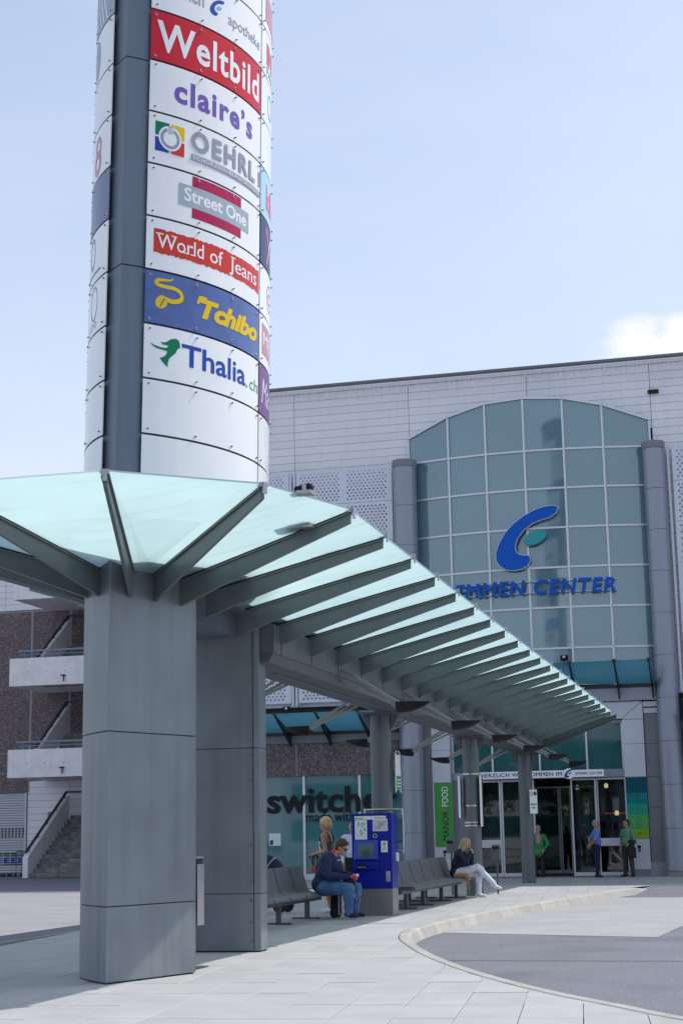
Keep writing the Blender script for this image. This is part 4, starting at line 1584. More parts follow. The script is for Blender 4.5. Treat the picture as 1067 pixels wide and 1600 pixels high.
# perforated metal sheets
def perf_mesh(w, h, fields):
    mb = MB()
    rows_ = int((h - 0.12) / 0.105)
    z0 = (h - rows_ * 0.105) / 2
    p, q, rad = 0.138, 0.105, 0.037
    xs = [0.0]
    for a, n in fields: xs += [a, a + (n + 0.5) * p]
    xs.append(w)
    # plain strips between fields, full height; plain rails below and above the fields
    for i in range(0, len(xs), 2):
        mb.add([(xs[i], 0, 0), (xs[i + 1], 0, 0), (xs[i + 1], 0, h), (xs[i], 0, h)], [(0, 1, 2, 3)])
    for a, n in fields:
        b = a + (n + 0.5) * p
        mb.add([(a, 0, 0), (b, 0, 0), (b, 0, z0), (a, 0, z0)], [(0, 1, 2, 3)])
        mb.add([(a, 0, h - z0), (b, 0, h - z0), (b, 0, h), (a, 0, h)], [(0, 1, 2, 3)])
        for rr_ in range(rows_):
            zz = z0 + rr_ * q
            o = a + (p / 2 if rr_ % 2 else 0)
            if rr_ % 2: mb.add([(a, 0, zz), (o, 0, zz), (o, 0, zz + q), (a, 0, zz + q)], [(0, 1, 2, 3)])
            else: mb.add([(b - p / 2, 0, zz), (b, 0, zz), (b, 0, zz + q), (b - p / 2, 0, zz + q)], [(0, 1, 2, 3)])
            for c in range(n):
                x0, x1 = o + c * p, o + (c + 1) * p
                cx, cz = (x0 + x1) / 2, zz + q / 2
                outer = [(x1, cz), (x1, zz + q), (cx, zz + q), (x0, zz + q), (x0, cz), (x0, zz), (cx, zz), (x1, zz)]
                inner = [(cx + rad * math.cos(math.pi / 4 * t), cz + rad * math.sin(math.pi / 4 * t)) for t in range(8)]
                mb.add([(x, 0, z) for x, z in outer] + [(x, 0, z) for x, z in inner], [(t, 8 + t, 8 + (t + 1) % 8, (t + 1) % 8) for t in range(8)])
    for x0, x1, z_0, z_1 in ((0, 0.004, 0, h), (w - 0.004, w, 0, h), (0, w, 0, 0.004), (0, w, h - 0.004, h)):
        mb.box(x0, x1, 0.001, 0.06, z_0, z_1)
    return mb.mesh('perforated_panel', 'perforated', recalc=False)


pw = 3.33
pm = {1.20: perf_mesh(pw, 1.20, [(0.10, 10), (1.73, 10)]), 1.32: perf_mesh(pw, 1.32, [(0.10, 10), (1.73, 10)])}
for x0 in (-18.20, -14.61, -2.05, 1.54, 5.13):
    z = 13.58
    for h in (1.20, 1.32, 1.32, 1.32, 1.32, 1.32):
        inst(pm[h], 'perforated_panel', mall, (x0 + 6.7, 51.10 - 52, z - h))
        z -= h + 0.012
for x in (-14.81, -14.68, -11.17, -2.17, 1.34, 1.47, 4.93, 5.06):
    mb = MB(); mb.box(x - 0.035, x + 0.035, 51.08, 51.2, 5.62, 13.56)
    mb.box(x - 0.02, x + 0.02, 51.2, 51.40, 13.2, 13.26); mb.box(x - 0.02, x + 0.02, 51.2, 51.40, 9.2, 9.26); mb.box(x - 0.02, x + 0.02, 51.2, 51.40, 6.2, 6.26)
    part(mb, 'panel_post', 'perforated')

# ------------------------------------------------------------------ bowed glass front
BOWX = [-10.72, -9.30, -8.02, -6.74, -5.46, -4.20, -2.72]
BTOP = [14.47, 15.03, 15.33, 15.40, 15.31, 15.03, 14.50]
BROW = [13.61, 12.32, 11.02, 9.72, 8.42, 7.11, 5.9]
bowy = lambda x: 51.36 - 0.62 * (1 - ((x + 6.72) / 4.02) ** 2)
mb = MB()
bw = [(x, bowy(x) + 0.10) for x in BOWX]
mb.prism(bw + [(BOWX[-1], 51.5), (BOWX[0], 51.5)], 5.9, 14.40)
n = len(bw)
# arched infill behind the top panes
for i in range(6):
    a, b = bw[i], bw[i + 1]
    za, zb = BTOP[i] - 0.06, BTOP[i + 1] - 0.06
    mb.hexa([(a[0], a[1], 14.39), (b[0], b[1], 14.39), (b[0], 51.5, 14.39), (a[0], 51.5, 14.39), (a[0], a[1], za), (b[0], b[1], zb), (b[0], 51.5, zb), (a[0], 51.5, za)])
bow = part(mb, 'bow_window', 'joint_dark')
for i in range(6):
    xa, xb = BOWX[i], BOWX[i + 1]
    A = Vector((xa, bowy(xa), 0)); B = Vector((xb, bowy(xb), 0))
    d = (B - A); L = d.length; d.normalize()
    nrm = Vector((d.y, -d.x, 0))
    for j in range(7):
        if j == 0:
            zl0, zl1, zh0, zh1 = BROW[0], BROW[0], BTOP[i], BTOP[i + 1]
        else:
            zl0 = zl1 = BROW[j]; zh0 = zh1 = BROW[j - 1]
        g = 0.028
        p0, p1 = A + d * g, B - d * g
        f_ = lambda t: zh0 + (zh1 - zh0) * t
        ta, tb = g / L, 1 - g / L
        jit = ri.uniform(-0.007, 0.007); jit2 = ri.uniform(-0.009, 0.009)
        q = MB()
        o0, o1 = nrm * (0.012 + jit), nrm * (0.012 - jit)
        lo0, lo1, hi0, hi1 = zl0 + g, zl1 + g, f_(ta) - g, f_(tb) - g
        v = [p0 - nrm * 0.01, p1 - nrm * 0.01, p1 + o1, p0 + o0]
        q.hexa([(v[3].x, v[3].y + jit2, lo0), (v[2].x, v[2].y + jit2, lo1), (v[1].x, v[1].y, lo1), (v[0].x, v[0].y, lo0),
                (v[3].x, v[3].y, hi0), (v[2].x, v[2].y, hi1), (v[1].x, v[1].y, hi1), (v[0].x, v[0].y, hi0)])
        q.build('pane', 'bow_glass', bow)
    for z in BROW[:6]:
        q = MB()
        q.obox((A + B) / 2 + nrm * 0.015 + Vector((0, 0, z)), d * (L / 2 - 0.03), nrm * 0.045, Vector((0, 0, 0.03)))
        q.build('transom', 'frame_alu', bow)
    q = MB()
    za, zb = BTOP[i], BTOP[i + 1]
    q.hexa([tuple(A - nrm * 0.04 + Vector((0, 0, za - 0.03))), tuple(B - nrm * 0.04 + Vector((0, 0, zb - 0.03))), tuple(B + nrm * 0.085 + Vector((0, 0, zb - 0.03))), tuple(A + nrm * 0.085 + Vector((0, 0, za - 0.03))),
            tuple(A - nrm * 0.04 + Vector((0, 0, za + 0.05))), tuple(B - nrm * 0.04 + Vector((0, 0, zb + 0.05))), tuple(B + nrm * 0.085 + Vector((0, 0, zb + 0.05))), tuple(A + nrm * 0.085 + Vector((0, 0, za + 0.05)))])
    q.build('arch_rail', 'frame_alu', bow)
for i, x in enumerate(BOWX):
    q = MB(); y = bowy(x)
    q.box(x - 0.032, x + 0.032, y - 0.075, y + 0.03, 5.9, BTOP[i] - 0.035)
    q.build('mullion', 'frame_alu', bow)
mb = MB()
for i in range(6):
    a, b = BOWX[i], BOWX[i + 1]
    mb.add([(a, bowy(a) - 0.06, BTOP[i] + 0.052), (b, bowy(b) - 0.06, BTOP[i + 1] + 0.052), (b, 51.42, BTOP[i + 1] + 0.052), (a, 51.42, BTOP[i] + 0.052)], [(0, 1, 2, 3)])
mb.build('bow_roof', 'column_panel', bow)

# ------------------------------------------------------------------ clad columns either side
for cx, cr in ((-10.80, 0.385), (-2.62, 0.345)):
    cy = 50.92
    mb = MB(); mb.lathe(cx, cy, [(cr - 0.02, 0), (cr - 0.02, 13.4)], 28)
    colp = part(mb, 'facade_column', 'joint_dark', smooth=40)
    z = 13.40
    while z > 0.2:
        zz = max(0.16, z - 1.33)
        d_ = MB(); d_.lathe(cx, cy, [(cr, zz + 0.006), (cr, z - 0.006)], 36)
        d_.build('column_drum', 'column_panel', colp, smooth=40)
        z = zz
    d_ = MB(); d_.lathe(cx, cy, [(cr + 0.015, 13.40), (cr + 0.03, 13.44), (cr + 0.03, 13.62), (cr + 0.01, 13.64)], 36)
    d_.build('column_cap', 'grey_render', colp, smooth=30)
    d_ = MB(); d_.lathe(cx, cy, [(cr + 0.02, 0), (cr + 0.02, 0.15)], 36)
    d_.build('column_base', 'grey_render', colp, smooth=30)

# ------------------------------------------------------------------ entrance portal
mb = MB()
mb.box(-10.72, -10.20, 51.22, 51.66, 0, 4.85)
part(mb, 'side_pier', 'grey_render')


def pier_panels(x0, x1, zs, y0, y1, m, name='portal_panel'):
    for a, b in zip(zs, zs[1:]):
        q = MB(); q.box(x0, x1, y0, y1, a + 0.005, b - 0.005)
        part(q, name, m)


pier_panels(-10.19, -9.60, [0.62, 1.0, 3.0, 4.03, 4.82], 51.15, 51.655, 'portal_white')
pier_panels(-10.19, -9.60, [0.0, 0.62], 51.15, 51.655, 'portal_white')
pier_panels(-4.08, -3.42, [0.20, 1.14, 3.03, 4.05, 4.82], 51.15, 51.655, 'portal_white')
q = MB(); q.box(-4.08, -3.42, 51.17, 51.655, 0.0, 0.195); part(q, 'plinth', 'grey_render')
for poly in ([(-10.19, 4.83), (-9.60, 4.83), (-9.60, 4.84), (-10.19, 5.37)], [(-3.42, 4.83), (-3.42, 5.37), (-4.08, 4.84), (-4.08, 4.83)],
             [(-10.17, 5.38), (-9.59, 4.85), (-6.80, 4.85), (-6.80, 5.38)], [(-6.79, 4.85), (-4.085, 4.85), (-3.435, 5.38), (-6.79, 5.38)]):
    q = MB(); q.plate(poly, 51.15, 51.655, 'y'); part(q, 'portal_panel', 'portal_white')
q = MB(); q.box(-10.4, -2.98, 51.02, 51.655, 5.40, 5.88); part(q, 'lintel', 'column_panel')
pier_panels(-3.40, -2.90, [0.0, 1.14, 2.09, 3.03, 4.05, 5.0], 51.25, 51.655, 'grey_render', 'pier_panel')
q = MB(); q.box(-3.40, -2.90, 51.21, 51.655, 5.0, 5.16); q.box(-3.40, -2.90, 51.17, 51.655, 5.20, 5.36); part(q, 'cornice', 'portal_white')
q = MB(); q.box(-3.44, -2.90, 51.18, 51.25, 0.0, 0.42); part(q, 'stone_block', 'road_concrete', bevel=0.006)
# colour bands of the store list on the right pier
ZB = [3.02, 2.53, 2.19, 1.85, 1.42, 1.15]
for (za, zb, m) in zip(ZB, ZB[1:], ('band_teal', 'band_teal2', 'band_mint', 'band_green', 'band_lime')):
    q = MB(); q.box(-4.06, -3.42, 51.132, 51.148, zb + 0.001, za - 0.001); band = part(q, 'store_list_band', m)
    pr = Print()
    if m in ('band_teal2', 'band_mint', 'band_green'):
        for k in range(5):
            z = za - 0.05 - k * (za - zb - 0.06) / 5
            pr.put(rect2d(0.27, z - 0.012, 0.27 + ri.uniform(0.12, 0.26), z), 'band_teal')
            pr.put(rect2d(0.06, z - 0.010, 0.06 + ri.uniform(0.05, 0.12), z), 'band_teal')
    if m == 'band_lime':
        pr.put(poly2d(logo_c(0.33, zb + 0.11, 0.08)), 'ink_navy').put(text2d('EMMEN CENTER', 0.42, zb + 0.125, 0.028, 0.19, shear=0.2), 'ink_navy')
    if pr.items: pr.build('print', band, flat(-4.06, 51.132, 0.0), lift=0.003)
# green shop banner on the left pier
q = MB(); q.box(-10.14, -9.56, 51.13, 51.148, 0.98, 3.0); ban = part(q, 'shop_banner', 'food_green')
pr = Print()
vm = flat(-9.70, 51.13, 1.18, (0, 0, 1), (-1, 0, 0))
pr.put(text2d('MANOR', 0.0, 0.0, 0.20, 0.92), 'ink_black')
pr.put(ring2d(0.985, 0.19, 0.028, 0.045), 'ink_jeans')
pr.put(text2d('FOOD', 1.07, 0.0, 0.20, 0.62), 'sign_white')
pr.build('print', ban, vm, lift=0.003)
# small black round stickers under banner and list
for x, z in ((-9.86, 0.80), (-3.74, 0.86)):
    q = MB(); q.box(x - 0.05, x + 0.05, 51.138, 51.1495, z - 0.03, z + 0.07); q.lathe(x, 51.14, [(0.03, z - 0.12), (0.03, z - 0.05)], 8); part(q, 'notice_plate', 'black_metal')

# recessed part of the entrance
q = MB(); q.box(-9.595, -8.80, 51.45, 51.66, 0, 3.06); part(q, 'reveal_wall', 'grey_render')
q = MB(); q.box(-9.595, -4.085, 51.40, 51.66, 3.06, 3.30); q.box(-9.595, -4.085, 51.42, 51.66, 4.74, 4.828); part(q, 'transom_beam', 'column_panel')
win = MB()
MX = [-9.56, -8.27, -6.75, -5.25, -4.12]
win.box(MX[0] - 0.02, MX[-1] + 0.02, 51.56, 51.59, 3.302, 4.738)
win = part(win, 'upper_window', 'joint_dark')
for x in MX:
    q = MB(); q.box(x - 0.03, x + 0.03, 51.44, 51.555, 3.302, 4.738); q.build('mullion', 'frame_alu', win)
for a, b in zip(MX, MX[1:]):
    q = MB(); q.box(a + 0.032, b - 0.032, 51.50, 51.53, 3.305, 4.735); q.build('pane', 'upper_glass', win)


def door_leaf(x0, x1, y, z1=3.04, band=False, name='glass_door', fw=0.05):
    q = MB()
    q.box(x0, x0 + fw, y, y + 0.06, 0.02, z1); q.box(x1 - fw, x1, y, y + 0.06, 0.02, z1)
    q.box(x0 + fw, x1 - fw, y, y + 0.06, 0.02, 0.13); q.box(x0 + fw, x1 - fw, y, y + 0.06, z1 - 0.06, z1)
    o = part(q, name, 'frame_alu')
    g_ = MB(); g_.box(x0 + fw, x1 - fw, y + 0.022, y + 0.034, 0.13, z1 - 0.06); g_.build('pane', 'door_glass', o)
    if band:
        g_ = MB(); g_.box(x0 + fw, x1 - fw, y + 0.012, y + 0.020, 0.93, 1.17); g_.build('safety_band', 'portal_white', o)
    return o


door_leaf(-8.78, -8.06, 51.50, band=True, name='side_light')
door_leaf(-8.04, -6.98, 51.50, name='glass_door')
door_leaf(-5.82, -5.02, 51.50, name='glass_door')
door_leaf(-5.00, -4.10, 51.53, band=True, name='side_light', fw=0.035)
for a, b in ((-7.6, -6.62), (-6.6, -6.22), (-6.2, -5.4)): door_leaf(a, b, 55.0, 2.9, name='inner_door')
# interior
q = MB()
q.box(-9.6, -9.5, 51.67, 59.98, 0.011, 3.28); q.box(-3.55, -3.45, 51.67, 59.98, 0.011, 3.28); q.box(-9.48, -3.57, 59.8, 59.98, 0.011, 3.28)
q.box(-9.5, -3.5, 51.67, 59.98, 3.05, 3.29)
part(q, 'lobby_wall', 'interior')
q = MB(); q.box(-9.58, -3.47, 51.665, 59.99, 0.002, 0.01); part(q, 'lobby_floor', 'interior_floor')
MAT['warm_lamp'] = mat('warm_lamp', (1.0, 0.75, 0.42), emit=1.5)
mat('red_strip', (0.8, 0.05, 0.04), emit=0.5)
for x, y, z in ((-5.2, 57, 2.86), (-4.6, 58.5, 2.86), (-7.9, 57.5, 2.86), (-6.4, 58.8, 2.86), (-4.75, 55.5, 1.9)):
    q = MB(); q.lathe(x, y, [(0.06, z), (0.075, z + 0.1), (0.03, z + 0.16)], 12); part(q, 'lobby_lamp', 'warm_lamp')
q = MB(); q.box(-5.2, -3.7, 56.0, 56.05, 1.95, 2.0); part(q, 'shelf_strip', 'red_strip')
for x, z0, z1, m in ((-4.9, 0.01, 1.2, 'raw_concrete'), (-4.2, 0.01, 1.6, 'brown_cloth'), (-8.7, 0.01, 1.3, 'tan_leather'), (-7.6, 0.01, 1.0, 'grey_render')):
    q = MB(); q.box(x - 0.25, x + 0.25, 56.5, 57.0, z0, z1); q.box(x - 0.28, x + 0.28, 56.45, 57.02, z1 + 0.001, z1 + 0.05)
    for k in range(5): q.box(x - 0.22 + k * 0.09, x - 0.16 + k * 0.09, 56.55, 56.7, z1 + 0.052, z1 + 0.15 + 0.05 * (k % 3))
    part(q, 'shop_display', m)

# welcome board
wb = empty('welcome_sign', (-6.72, 51.0, 3.07), 'long white board over the doors reading HERZLICH WILLKOMMEN IM EMMEN CENTER', 'sign')
q = MB(); q.box(-8.68, -4.70, 50.97, 51.02, 3.065, 3.285); q.build('board', 'sign_white', wb)
q = MB()
for x in (-8.5, -7.2, -5.9, -4.9): q.box(x - 0.02, x + 0.02, 51.021, 51.399, 3.14, 3.18)
q.build('bracket', 'galvanised', wb)
pr = Print()
pr.put(text2d('HERZLICH WILLKOMMEN IM', 0.09, 0.055, 0.115, 2.58, bold=0.02, spacing=1.05), 'ink_navy')
pr.put(text2d('EMMEN CENTER', 3.10, 0.068, 0.078, 0.82, bold=0.012, shear=0.18), 'ink_navy')
pr.build('lettering', wb, flat(-8.68, 50.97, 3.065), lift=0.003)
q = MB(); q.plate([(-5.98 + 0.19 + 0.19 * math.cos(t), 3.175 + 0.165 * math.sin(t)) for t in (2 * math.pi * k / 20 for k in range(20))], 50.955, 50.969, 'y')
q.build('emblem_plate', 'sign_white', wb)
pr = Print()
pr.put(poly2d(logo_c(0.03, 0.0, 0.27)), 'ink_navy').put(poly2d(logo_dot(0.03, 0.0, 0.27)), 'band_mint')
pr.build('emblem', wb, flat(-5.96, 50.955, 3.045), lift=0.003)

# big emblem and letters on the bow
em = empty('emblem_sign', (-6.7, 50.5, 9.6), 'giant blue swoosh emblem with a teal oval on the bowed glass', 'emblem')
ey = bowy(-6.9) - 0.14
pr = Print(); pr.put(poly2d(logo_c(-7.77, 9.66, 2.04)), 'blue_sign')
o = pr.build('swoosh', em, lambda a, b, d: (a, ey - d, b), lift=0.12, deep=0.115)
pr = Print(); pr.put(poly2d(logo_dot(-7.77, 9.66, 2.04)), 'teal_sign')
pr.build('oval', em, lambda a, b, d: (a, ey - d, b), lift=0.12, deep=0.115)
k_ = 2.04
c0 = (-7.77 + 0.93, 9.66 + 1.02)
rim = logo_c(-7.77, 9.66, 2.04)
cc = Vector((sum(p[0] for p in rim) / len(rim), sum(p[1] for p in rim) / len(rim)))
pr = Print()
nr = len(rim)
out_ = []
for i in range(nr):
    a, b = Vector(rim[i - 1]), Vector(rim[(i + 1) % nr])
    t = (b - a).normalized()
    out_.append(tuple(Vector(rim[i]) + Vector((-t.y, t.x)) * -0.022))
pr.put(poly2d(out_), 'frame_alu')
pr.build('rim', em, lambda a, b, d: (a, ey - d, b), lift=0.09, deep=0.06)
q = MB()
for x, z in ((-7.3, 9.9), (-7.4, 10.6), (-6.6, 11.3), (-6.55, 10.6)): q.tube([(x, ey + 0.08, z), (x, ey - 0.03, z)], 0.03, 8)
q.build('standoff', 'galvanised', em)

ls = empty('letter_sign', (-6.7, 50.5, 8.8), 'blue slanted letters EMMEN CENTER on two rails across the glass', 'lettering')
body_ = 'EMMEN CENTER'
full, _f = raw_text(body_, 0.026, 0.16, 1.14)
x0 = min(p[0] for p in full); x1 = max(p[0] for p in full)
sx = 5.22 / (x1 - x0); sy = 0.435 / CAP
for i in range(len(body_)):
    if body_[i] == ' ': continue
    vs, fs = raw_text(body_[:i + 1], 0.026, 0.16, 1.14)
    xe = max(p[0] for p in vs)
    one, fs = raw_text(body_[i], 0.026, 0.16, 1.14)
    xm = max(p[0] for p in one)
    own = [(-9.22 + (p[0] - xm + xe - x0) * sx, 8.865 + p[1] * sy) for p in one]
    pr = Print(); pr.put((own, fs), 'blue_sign')
    pr.build('letter', ls, lambda a, b, d: (a, bowy(a) - 0.16 - d, b), lift=0.06, deep=0.055)
for z in (8.90, 9.27):
    q = MB(); q.tube([(-9.3 + 5.35 * i / 12, bowy(-9.3 + 5.35 * i / 12) - 0.15, z) for i in range(13)], 0.018, 6)
    q.build('rail', 'frame_alu', ls)
q = MB()
for x in BOWX[1:6]:
    for z in (8.90, 9.27): q.box(x - 0.012, x + 0.012, bowy(x) - 0.14, bowy(x) - 0.074, z - 0.012, z + 0.012)
q.build('rail_bracket', 'frame_alu', ls)


# ------------------------------------------------------------------ glass awnings
def awning(xs, zwall, ztip, ywall, ytip, x_a, x_b):
    aw = MB(); aw.box(x_a, x_b, ywall - 0.06, ywall, zwall - 0.06, zwall + 0.04)
    aw = part(aw, 'glass_awning', 'awning_steel')
    for x in xs:
        q = MB()
        q.plate([(ywall, zwall - 0.42), (ywall, zwall + 0.02), (ytip + 0.05, ztip + 0.01), (ytip + 0.05, ztip - 0.05)], x - 0.02, x + 0.02, 'x')
        q.box(x - 0.05, x + 0.05, ytip - 0.02, ytip + 0.08, ztip - 0.02, ztip + 0.07)
        q.build('bracket', 'awning_steel', aw)
    ed = [x_a] + [x for x in xs if x_a + 0.2 < x < x_b - 0.2] + [x_b]
    for a, b in zip(ed, ed[1:]):
        q = MB(); k = 0.008
        q.hexa([(a + k, ytip, ztip + 0.012), (b - k, ytip, ztip + 0.012), (b - k, ywall - 0.07, zwall + 0.05), (a + k, ywall - 0.07, zwall + 0.05),
                (a + k, ytip, ztip + 0.026), (b - k, ytip, ztip + 0.026), (b - k, ywall - 0.07, zwall + 0.064), (a + k, ywall - 0.07, zwall + 0.064)])
        pn = q.build('pane', ['awning_glass', 'glass_clear_top'], aw)
        for pl in pn.data.polygons:
            if pl.normal.z > 0.5: pl.material_index = 1
    return aw


awning([-9.6, -8.22, -6.84, -5.47, -4.10, -3.05], 5.86, 6.50, 51.02, 49.55, -10.3, -3.0)
awning([-17.7, -16.32, -14.95, -13.58, -12.2], 4.72, 5.24, 51.30, 49.35, -18.3, -11.3)
awning([-1.5, -0.1, 1.3, 2.7, 4.1, 5.5], 4.72, 5.24, 51.30, 49.35, -2.1, 6.2)
for (x, y, z), lb in (((-5.62, 49.62, 6.58), 'small black floodlight on the edge of the entrance awning'), ((-14.55, 49.45, 5.30), 'small black floodlight on the edge of the shop awning')):
    sp = empty('spot_lamp', (x, y, z), lb, 'floodlight')
    q = MB(); q.obox((x, y, z + 0.10), (0.12, 0, 0), (0, 0.05, 0.02), (0, -0.03, 0.075)); q.build('housing', 'black_metal', sp, bevel=0.01)
    q = MB(); q.box(x - 0.02, x + 0.02, y - 0.02, y + 0.02, z - 0.06, z + 0.06); q.build('stem', 'black_metal', sp)
    q = MB(); q.box(x - 0.04, x + 0.04, y - 0.075, y - 0.055, z + 0.09, z + 0.16); q.build('lens', 'portal_white', sp)

# ------------------------------------------------------------------ shop windows and panel bands
for (xa, xb, mull, joints) in ((-18.2, -11.20, [-18.16, -16.46, -14.57, -12.68, -11.24], [-18.2, -14.80, -11.20]), (-2.22, 9.4, [-2.18, -0.4, 1.5, 3.4, 5.3, 7.2, 9.36], [-2.22, 1.2, 4.6, 9.4])):
    for a, b in zip(joints, joints[1:]):
        q = MB(); q.box(a + 0.03, b - 0.03, 51.34, 51.655, 3.34, 4.40); part(q, 'aggregate_panel', 'aggregate')
    q = MB(); q.box(xa, xb, 51.38, 51.655, 3.335, 4.405); part(q, 'panel_joint', 'column_panel')
    q = MB(); q.box(xa, xb, 51.28, 51.655, 4.41, 4.66); part(q, 'awning_beam', 'grey_render')
    q = MB()
    for x in mull: q.box(x - 0.04, x + 0.04, 51.42, 51.56, 0.0, 3.33)
    q.box(xa, xb, 51.44, 51.56, 0.0, 0.18)
    sw = part(q, 'shop_window', 'frame_alu')
    for a, b in zip(mull, mull[1:]):
        q = MB(); q.box(a + 0.042, b - 0.042, 51.50, 51.52, 0.185, 3.33); q.build('pane', 'shop_glass', sw)
    if xa < -10:
        pr = Print()
        pr.put(text2d('switcher', -15.84, 2.17, 0.80 * 0.98, 4.38, bold=0.024), 'ink_black')
        pr.put(text2d('made with respect', -14.50, 1.86, 0.30, 2.95, bold=0.004), 'ink_black')
        pr.build('window_lettering', sw, lambda a, b, d: (a, 51.415 - d, b), lift=0.002)
        q = MB(); q.box(-15.80, -15.40, 51.49, 51.498, 1.10, 1.50); nt_ = q.build('notice_sheet', 'paper', sw)
        q = MB(); q.box(-15.77, -15.66, 51.483, 51.489, 1.13, 1.28); q.build('notice_picture', 'ink_blue', sw)
        # pale reflections of blinds: white blind rails inside the panes
        for k, (x_, z_) in enumerate(((-15.6, 2.9), (-13.7, 2.95), (-12.2, 2.9))):
            pass
# ================================================================== SET-BACK WING WITH OUTSIDE STAIRS
wing = empty('stair_wing', (-27, 62, 0), 'set back brown and white wing behind the outside concrete stairs', 'building')
WY = 62.0
mb = MB()
mb.box(-46, -18.0, WY + 0.12, 78, 0.0, 15.9)
mb.build('wall', 'column_panel', wing)
mb = MB(); mb.box(-46, -17.9, WY - 0.12, 78.1, 15.902, 16.05)
mb.build('roof_edge', 'roof_edge', wing)
bme = {}


def wing_board(x0, x1, z1):
    w = round(x1 - x0, 3)
    if w not in bme:
        m_ = MB(); m_.box(-w / 2 + 0.008, w / 2 - 0.008, -0.04, 0.04, -0.129, 0.129)
        bme[w] = m_.mesh('cladding_board', 'cladding_left')
    inst(bme[w], 'cladding_board', wing, ((x0 + x1) / 2 + 27, 0.05, z1 - 0.135))


for n in range(18):
    for a, b in ((-33.9, -30.7), (-30.7, -27.5), (-27.5, -24.3), (-24.3, -21.1)):
        wing_board(a, b, 15.9 - 0.27 * n)
for n in range(14):
    z = 3.84 - 0.27 * n
    if z < 0.2: break
    for a, b in ((-29.5, -27.62), (-27.62, -24.3)): wing_board(a, b, z)
AG = [(-36.6, -33.2, 3.40, 10.94), (-33.2, -29.46, 5.03, 10.94), (-33.2, -29.46, 4.20, 4.98), (-33.2, -29.46, 3.40, 4.15), (-29.42, -27.70, 3.90, 10.94), (-27.66, -25.9, 3.90, 10.94), (-25.86, -22.5, 3.90, 10.94)]
for a, b, z0, z1 in AG:
    q = MB(); q.box(a + 0.035, b - 0.035, WY - 0.03, WY + 0.119, z0, z1); q.build('aggregate_panel', 'aggregate', wing)
q = MB(); q.box(-36.6, -29.44, WY - 0.012, WY + 0.1, 3.38, 10.96); q.box(-29.439, -22.5, WY - 0.012, WY + 0.1, 3.88, 10.96); q.build('panel_joint', 'road_concrete', wing)
# roller shutter
sh = MB(); sh.box(-32.44, -29.61, WY + 0.06, WY + 0.118, 0, 3.34)
sh = sh.build('roller_shutter', 'joint_dark', wing)
for a, b in ((-32.6, -32.45), (-29.60, -29.52)):
    q = MB(); q.box(a, b, WY - 0.05, WY + 0.119, 0, 3.36); q.build('guide_rail', 'shutter', sh)
slat = {}
for k in range(33):
    z = 3.34 - k * 0.101
    holes = 14 <= k <= 17
    if holes:
        q = MB()
        x = -32.43
        while x < -29.7:
            q.box(x, x + 0.07, WY + 0.02, WY + 0.045, z - 0.096, z - 0.004); x += 0.155
        q.box(-32.44, -29.61, WY + 0.02, WY + 0.05, z - 0.098, z - 0.075)
        q.build('shutter_slat', 'shutter', sh)
    else:
        if 'a' not in slat:
            q = MB(); q.plate([(-0.01, -0.048), (-0.03, -0.02), (-0.03, 0.02), (-0.01, 0.044), (0.01, 0.044), (0.01, -0.048)], -1.41, 1.41, 'x')
            slat['a'] = q.mesh('shutter_slat', 'shutter')
        inst(slat['a'], 'shutter_slat', sh, (-31.025 + 27, 0.05, z - 0.05))
q = MB(); q.box(-28.55, -28.0, WY - 0.06, WY + 0.008, 1.98, 2.55); q.build('wall_hatch', 'grey_render', wing)

# ------------------------------------------------------------------ stairs
stair = empty('outside_stairs', (-26, 59, 0), 'weathered concrete stair tower with pale board marked landings and dark handrails', 'stairs')
X0, X1 = -27.55, -23.6
N_ST, RUN, RISE = 14, 0.285, 0.172
for k in range(N_ST):
    q = MB(); q.box(X0, X1, 58.25 + k * RUN, 62.0, k * RISE, (k + 1) * RISE - 0.001)
    q.build('step', 'step_concrete', stair, bevel=0.008)


def flight_wall(y0, z0, y1, z1, h, base):
    q = MB()
    if base is None:
        prof = [(y0, z0 - 0.25), (y0, z0 + h), (y1, z1 + h), (y1, z1 - 0.25)]
    else:
        prof = [(y0, base), (y0, z0 + h - 0.06), (y0 + 0.06, z0 + h), (y1, z1 + h), (y1, base)]
    q.plate(prof, X0 - 0.22, X0 - 0.002, 'x')
    q.build('parapet', 'raw_concrete', stair)
    r_ = MB()
    a, b = Vector((X0 - 0.11, y0 + 0.05, z0 + h + 0.17)), Vector((X0 - 0.11, y1, z1 + h + 0.17))
    r_.bar(a, b, 0.07, 0.09)
    r_.bar(b, b + Vector((1.0, 0, 0)), 0.07, 0.07)
    for t in (0.08, 0.3, 0.52, 0.74, 0.96):
        p = a + (b - a) * t
        r_.bar(p, p - Vector((0, 0, 0.2)), 0.025, 0.025, up=(1, 0, 0))
    r_.build('handrail', 'handrail', stair)


